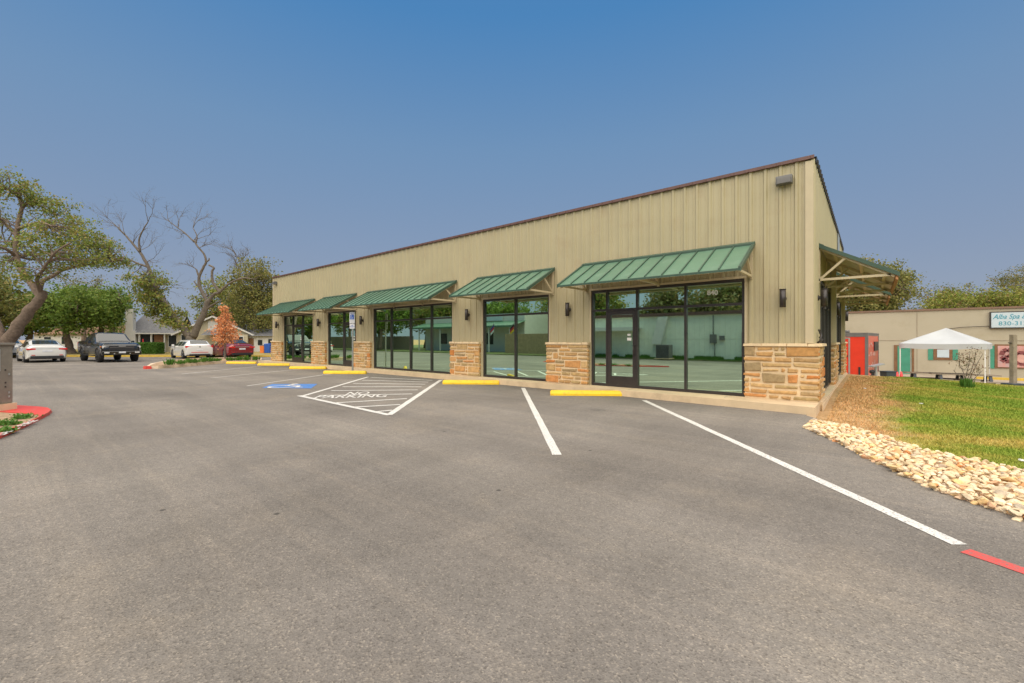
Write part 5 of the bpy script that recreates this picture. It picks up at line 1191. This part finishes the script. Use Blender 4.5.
# canopy tent
D = 22.0; A = W(899, 350, D); vv = W(911.5, 350, D+2.2)-A; vv.z = 0; vv.normalize(); B = A+Vector((vv.y, -vv.x, 0))*3.0; u = Vector((B.x-A.x, B.y-A.y, 0)); Lw = u.length; u.normalize(); v = Vector((-u.y, u.x, 0))
tn = empty('canopy_tent', (A.x, A.y, NZ), math.atan2(u.y, u.x), 'white pop up canopy tent on four thin legs by the cream building', 'tent')
ze = CAM.z-(343.3-CY)/FPX*D-NZ; zpk = CAM.z-(328.2-CY)/FPX*(D+.3)-NZ; zv = ze-.24; Dp = 3.0
sk = .28  # the tent is seen slightly from its left
c4 = [(0, 0), (Lw, 0), (Lw+.05, Dp), (.0, Dp)]
mb = MB(); ap = (Lw*.52, Dp/2); rim_ = []
for i in range(4):
    p = Vector(c4[i]); q = Vector(c4[(i+1) % 4]); N = 10
    for k in range(N): rim_.append(p.lerp(q, k/N))
ringN = 5; vs = []
for r_ in range(ringN+1):
    t_ = r_/ringN
    for k, p in enumerate(rim_):
        e = abs((k % 10)/10-.5)*2; q = p.lerp(Vector(ap), t_); sag = -.09*math.sin(math.pi*t_)*(1-e*e) - (0.03*(1-e) if r_ == 0 else 0)
        vs.append((q.x, q.y, ze+(zpk-ze)*t_+sag))
nR = len(rim_); fs = [(r_*nR+k, r_*nR+(k+1) % nR, (r_+1)*nR+(k+1) % nR, (r_+1)*nR+k) for r_ in range(ringN) for k in range(nR)]
mb.add(vs, fs, True); mb.build('canopy', M['tent'], tn)
mb = MB(); vs = []
for z_, w_ in ((0, 0), (.5, .012), (1, .03)):
    for k, p in enumerate(rim_):
        e = abs((k % 10)/10-.5)*2; c = Vector((Lw/2, Dp/2)); q = p+(p-c).normalized()*(.01+w_*math.sin(k*2.1)); vs.append((q.x, q.y, ze-.03*(1-e)-z_*.25+(.02*math.sin(k*1.7) if z_ == 1 else 0)))
mb.add(vs, [(r_*nR+k, r_*nR+(k+1) % nR, (r_+1)*nR+(k+1) % nR, (r_+1)*nR+k) for r_ in range(2) for k in range(nR)], True); mb.build('valance', M['tent'], tn)
for x, y in c4:
    mb = MB(); x2 = min(max(x, .04), Lw-.04); y2 = min(max(y, .04), Dp-.04); mb.bar((x2, y2, 0), (x2, y2, ze-.03), .04); mb.box(x2-.06, x2+.06, y2-.06, y2+.06, 0, .01); mb.build('leg', M['white_plain'], tn)
# picnic tables under the canopy
def picnic(name, loc, rz, label):
    o = empty(name, loc, rz, label, 'picnic table')
    for a_ in ((-.35, .35, .72, .76),): mb = MB(); [mb.box(-1.2, 1.2, y, y+.13, .71, .75) for y in (-.35, -.21, -.07, .07, .21)]; mb.build('table_top', M['weathered_wood'], o)
    for s_ in (-1, 1): mb = MB(); [mb.box(-1.2, 1.2, s_*.72+y-.12, s_*.72+y, .42, .46) for y in (0, .13)]; mb.build('bench', M['weathered_wood'], o)
    for x in (-.85, .85):
        mb = MB(); mb.bar((x, -.25, .70), (x, -.6, 0), .1, .1); mb.bar((x, .25, .70), (x, .6, 0), .1, .1); mb.bar((x, -.8, .38), (x, .8, .38), .05, .1); mb.build('leg_frame', M['tub'], o)
p = W(936, 350, 21.8); picnic('picnic_table', (p.x, p.y, NZ-.15), R(8), 'grey picnic table under the left half of the canopy')
p = W(963, 350, 21.0); picnic('picnic_table', (p.x, p.y, NZ-.15), R(8), 'grey picnic table under the right half of the canopy')
# wooden post in a dark base and leafy shrub on the bank crest
def on_crest(x, d): p = W(x, 350, d); return Vector((p.x, p.y, ground_z(p.x, p.y)))
p = W(1013.2, 350, 14.6); gz_ = ground_z(p.x, p.y)
zb_ = CAM.z-(387.3-CY)/FPX*14.6
ps = empty('wooden_post', (p.x, p.y, min(gz_, zb_)), YAW, 'weathered wooden post in a dark planter base at the right edge', 'post')
h0 = zb_-min(gz_, zb_); ztp = CAM.z-(334.5-CY)/FPX*14.6-min(gz_, zb_)
mb = MB(); mb.box(-.065, .065, -.065, .065, .1, ztp); mb.build('post', M['weathered_wood'], ps, .008); mb = MB(); mb.box(-.2, .2, -.18, .18, 0, h0+.14, inset=-.02); mb.build('base', M['tub'], ps, .02); mb = MB(); mb.bar((-.16, 0, ztp-.28), (0, 0, ztp-.3), .03); mb.build('hook', M['black_trim'], ps)
p = on_crest(966, 13.4)
t = Tree('crape_myrtle', 'thin young shrub with sparse reddish leaves on the lawn crest before the canopy', 'shrub', p, 'leaf_shrub', 'bark_grey', seed=77)
def wp(x, y, dd=0): return W(x, y, 13.4+dd)
for pts in ([(966, 386), (966, 376), (969, 364), (970, 352)], [(966, 386), (964, 374), (960, 365), (959, 355)], [(967, 386), (972, 374), (978, 362), (983, 354)], [(966, 386), (960, 377), (953, 370)], [(967, 386), (975, 378), (983, 370)], [(967, 380), (973, 366), (976, 351)]):
    t.limb([wp(*q_, t.r.uniform(-.2, .2)) for q_ in pts], .016, .005, 5)
t.crown(wp(970, 360), .62, .35, .42, 60, 7, .12, .045, .004); t.crown(wp(966, 378), .3, .25, .25, 14, 6, .12, .05, .004)
t.done()
tuft('ornamental_grass', 'clump of grassy blades at the foot of the young shrub on the lawn', 'plant', tuple(on_crest(967, 13.2)), .14, .3, 160, 'leaf_bush', None, 91)
# litter on the lawn
for x, y, s_, lb in ((865, 391.5, .03, 'small white scrap of litter on the bare soil by the shop'), (921, 405, .028, 'small pale scrap of litter on the green part of the lawn'), (1023, 457, .03, 'white scrap of litter at the right edge of the lawn')):
    p = G(x, y, .02); p.z = ground_z(p.x, p.y); bm = bmesh.new(); bmesh.ops.create_icosphere(bm, subdivisions=2, radius=s_)
    for v_ in bm.verts: v_.co = Vector((v_.co.x*1.3+rnd.uniform(-.012, .012), v_.co.y+rnd.uniform(-.012, .012), v_.co.z*.35+rnd.uniform(-.008, .008)))
    me = bpy.data.meshes.new('litter'); bm.to_mesh(me); bm.free(); me.materials.append(M['white_plain']); o = bpy.data.objects.new('litter', me); C.objects.link(o); o.location = p+Vector((0, 0, .03)); tag(o, lb, 'litter')

# ------------------------------------------------------------------ across the street (seen mirrored in the glass)
op = empty('metal_building', (0, 0, 0), 0, 'low pale green white metal building across the lot, mirrored in the storefront numbered 840', 'building')
mb = MB(); mb.box(-19, 4, -27, -20.3, 0, 3.15); mb.build('wall', M['opposite'], op)
mb = MB(); mb.box(-19.2, 4.2, -27.2, -20.1, 3.151, 3.38); mb.build('roof_trim', M['maroon'], op)
mb = MB(); mb.box(-19, 4, -20.298, -20.28, 1.5, 1.53)
for k in range(70): x = -18.9+k*.33; mb.box(x, x+.03, -20.298, -20.275, .1, 1.49); mb.box(x, x+.03, -20.298, -20.275, 1.54, 3.14)
mb.build('wall_seam', M['opposite'], op)
mb = MB(); mb.tube([(-5.6, -20.2, .1), (-5.6, -20.2, 1.9), (-5.5, -20.2, 2.1), (-5.1, -20.2, 2.15), (-4.9, -20.2, 1.9)], .05, 8); mb.box(-7.6, -7.2, -20.3, -20.1, 1.2, 1.8); mb.box(-7.0, -6.7, -20.3, -20.12, 1.4, 1.7); mb.tube([(-7.4, -20.2, 1.8), (-7.4, -20.2, 3.1)], .03, 8); mb.tube([(-7.3, -20.2, .1), (-7.3, -20.2, 1.2)], .03, 8); mb.build('meter_and_pipes', M['grey_metal'], op)
mb = MB(); mb.box(-19, -12.5, -20.28, -18.9, 2.28, 2.36); mb.box(-19, -12.5, -18.95, -18.9, 2.1, 2.28); mb.build('side_canopy', M['cottage_white'], op)
mb = MB(); mb.add([(-11.6, -20.3, 1.1), (-10.9, -20.3, 1.1), (-10.4, -20.3, 3.1), (-11.1, -20.3, 3.1), (-11.6, -19.9, 1.1), (-10.9, -19.9, 1.1), (-10.4, -19.9, 3.1), (-11.1, -19.9, 3.1)], [(4, 5, 6, 7), (0, 4, 7, 3), (1, 2, 6, 5)]); mb.build('duct', M['cottage_white'], op)
wd = MB()
for _ in range(9000):
    x = rnd.uniform(-19, -1); h = rnd.uniform(.06, .30)*(1 if math.sin(x*2.3)+math.sin(x*5.1) > -.3 else .3); y = -20.1+rnd.uniform(-.15, .35); wd.add([(x-.03, y, .08), (x+.03, y, .08), (x+rnd.uniform(-.1, .1), y, .08+h)], [(0, 1, 2)])
tag(wd.build('weeds', M['leaf_bush']), 'strip of weeds along the foot of the wall mirrored in the glass', 'weeds', None, 'stuff')
acu = empty('condenser_unit', (-10.4, -19.3, .08), 0, 'grey air conditioning condenser mirrored in the glass of the shop numbered 840', 'air conditioner')
mb = MB(); mb.box(-.45, .45, -.4, .4, .05, 1.0); mb.build('casing', M['grey_metal'], acu, .02); mb = MB(); [mb.box(-.46, .46, .401, .41, .1+k*.08, .13+k*.08) for k in range(11)]; mb.build('grille', M['black_trim'], acu)
mb = MB(); mb.box(-.55, .55, -.5, .5, 0, .05); mb.build('pad', M['concrete'], acu)
ob = empty('green_roofed_shop', (0, 0, 0), 0, 'pale shop with a green metal canopy, mirrored in the two pane storefront window', 'building')
mb = MB(); mb.box(-44, -27.5, -32, -25, 0, 4.3); mb.build('wall', M['cottage_white'], ob)
mb = MB(); mb.add([(-44.3, -25, 3.5), (-27.2, -25, 3.5), (-27.2, -23, 2.95), (-44.3, -23, 2.95)], [(0, 1, 2, 3)]); mb.box(-44.3, -27.2, -23.05, -22.95, 2.75, 2.95); mb.build('canopy', M['green_metal'], ob)
for x in (-43, -39, -35, -31, -28): mb = MB(); mb.box(x, x+.12, -23.2, -23.08, 0, 2.8); mb.build('post', M['cottage_white'], ob)
for x in (-41, -37, -33.2): mb = MB(); mb.box(x, x+1.2, -25, -24.96, .9, 2.2); mb.build('window', M['dark_window'], ob)
mb = MB(); mb.box(-33.5, -30.5, -24.9, -24.8, 3.55, 4.25); mb.build('blank_sign', M['sign_face'], ob)
fl2 = empty('long_fence', (-100, -24.6, 0), 0, 'long weathered board fence far across the lot, seen only in the glass', 'fence'); mb = MB(); [mb.box(k*.3, k*.3+.28, 0, .03, 0, 1.9) for k in range(180)]; mb.build('boards', M['weathered_wood'], fl2)
for x, cols, lb in ((-30.6, ('flag_blue', 'flag_red', 'white_plain'), 'red white and blue flag mirrored in the shop glass'), (-27.9, ('flag_black', 'flag_red', 'flag_gold'), 'black red and gold flag mirrored in the shop glass')):
    fe = empty('flag', (x, -22.8, 2.7), R(0), lb, 'flag')
    mb = MB(); mb.bar((0, 0, -.3), (1.0, .3, .4), .04); mb.build('pole', M['galv'], fe)
    for k, c in enumerate(cols): mb = MB(); mb.add([(.3, .1, -.1-k*.25), (1.0, .3, .35-k*.25), (1.0, .3, .1-k*.25), (.3, .1, -.35-k*.25)], [(0, 1, 2, 3)]); mb.build('stripe', M[c], fe)
fc_ = empty('board_fence', (-27.2, -21.5, 0), 0, 'tan board fence mirrored in the right pane of the two pane storefront', 'fence')
mb = MB(); [mb.box(k*.155, k*.155+.145, 0, .02, .1, 2.0) for k in range(52)]; mb.build('boards', M['fence_wood'], fc_); mb = MB(); mb.box(0, 8, -.05, -.002, .5, .6); mb.box(0, 8, -.05, -.002, 1.6, 1.7); mb.build('rail', M['fence_wood'], fc_)
def simple_tree(x, y, h, r_, mat, label, seed, k=70):
    t = Tree('street_tree', label, 'tree', Vector((x, y, 0)), mat, 'bark', 'trees across the lot', seed)
    t.limb([Vector((x, y, 0)), Vector((x+.3, y, h*.3)), Vector((x+.1, y+.2, h*.6))], .35, .12, 8)
    t.crown(Vector((x, y, h*.62)), r_, r_, h*.36, int(k*1.6), 75, 1.0, .34); return t.done()
for i, (x, y, h, r_, mt_, lb) in enumerate([(-22, -30, 9, 3.6, 'leaf_oak', 'oak across the lot behind the tan fence, seen only in the glass'), (-14, -31, 6.5, 3.2, 'leaf_dark', 'dark tree behind the left part of the low metal building, seen only in the glass'), (-9.5, -32, 6.8, 3.2, 'leaf_dark', 'green tree behind the middle of the low metal building, seen only in the glass'),
        (-29, -36, 9, 4, 'leaf_oak', 'oak behind the green canopied shop, seen only in the glass'), (-50, -22, 8.5, 4, 'leaf_green', 'green tree left of the green canopied shop, seen only in the glass'), (-58, -27, 9, 4.5, 'leaf_oak', 'large oak far across the lot, seen only in the glass'), (-46, -30, 10, 4, 'leaf_oak', 'tall oak at the corner of the green canopied shop, seen only in the glass'),
        (-39, -35, 8, 4, 'leaf_green', 'green tree behind the green canopied shop, seen only in the glass'), (-54, -33, 9, 4.5, 'leaf_olive', 'olive tree behind the long weathered fence, seen only in the glass'), (-72, -30, 10, 5, 'leaf_oak', 'large oak at the far end of the long weathered fence, seen only in the glass'), (-82, -24, 10, 5, 'leaf_green', 'large green tree farthest down the street, seen only in the glass'),
        (-66, -20, 8, 4, 'leaf_green', 'green tree at the far bend of the street, seen only in the glass'), (-60, -12.5, 8, 4, 'leaf_olive', 'olive tree beyond the parked white sedans, seen only in the glass')]):
    simple_tree(x, y, h, r_, mt_, lb, 100+i)
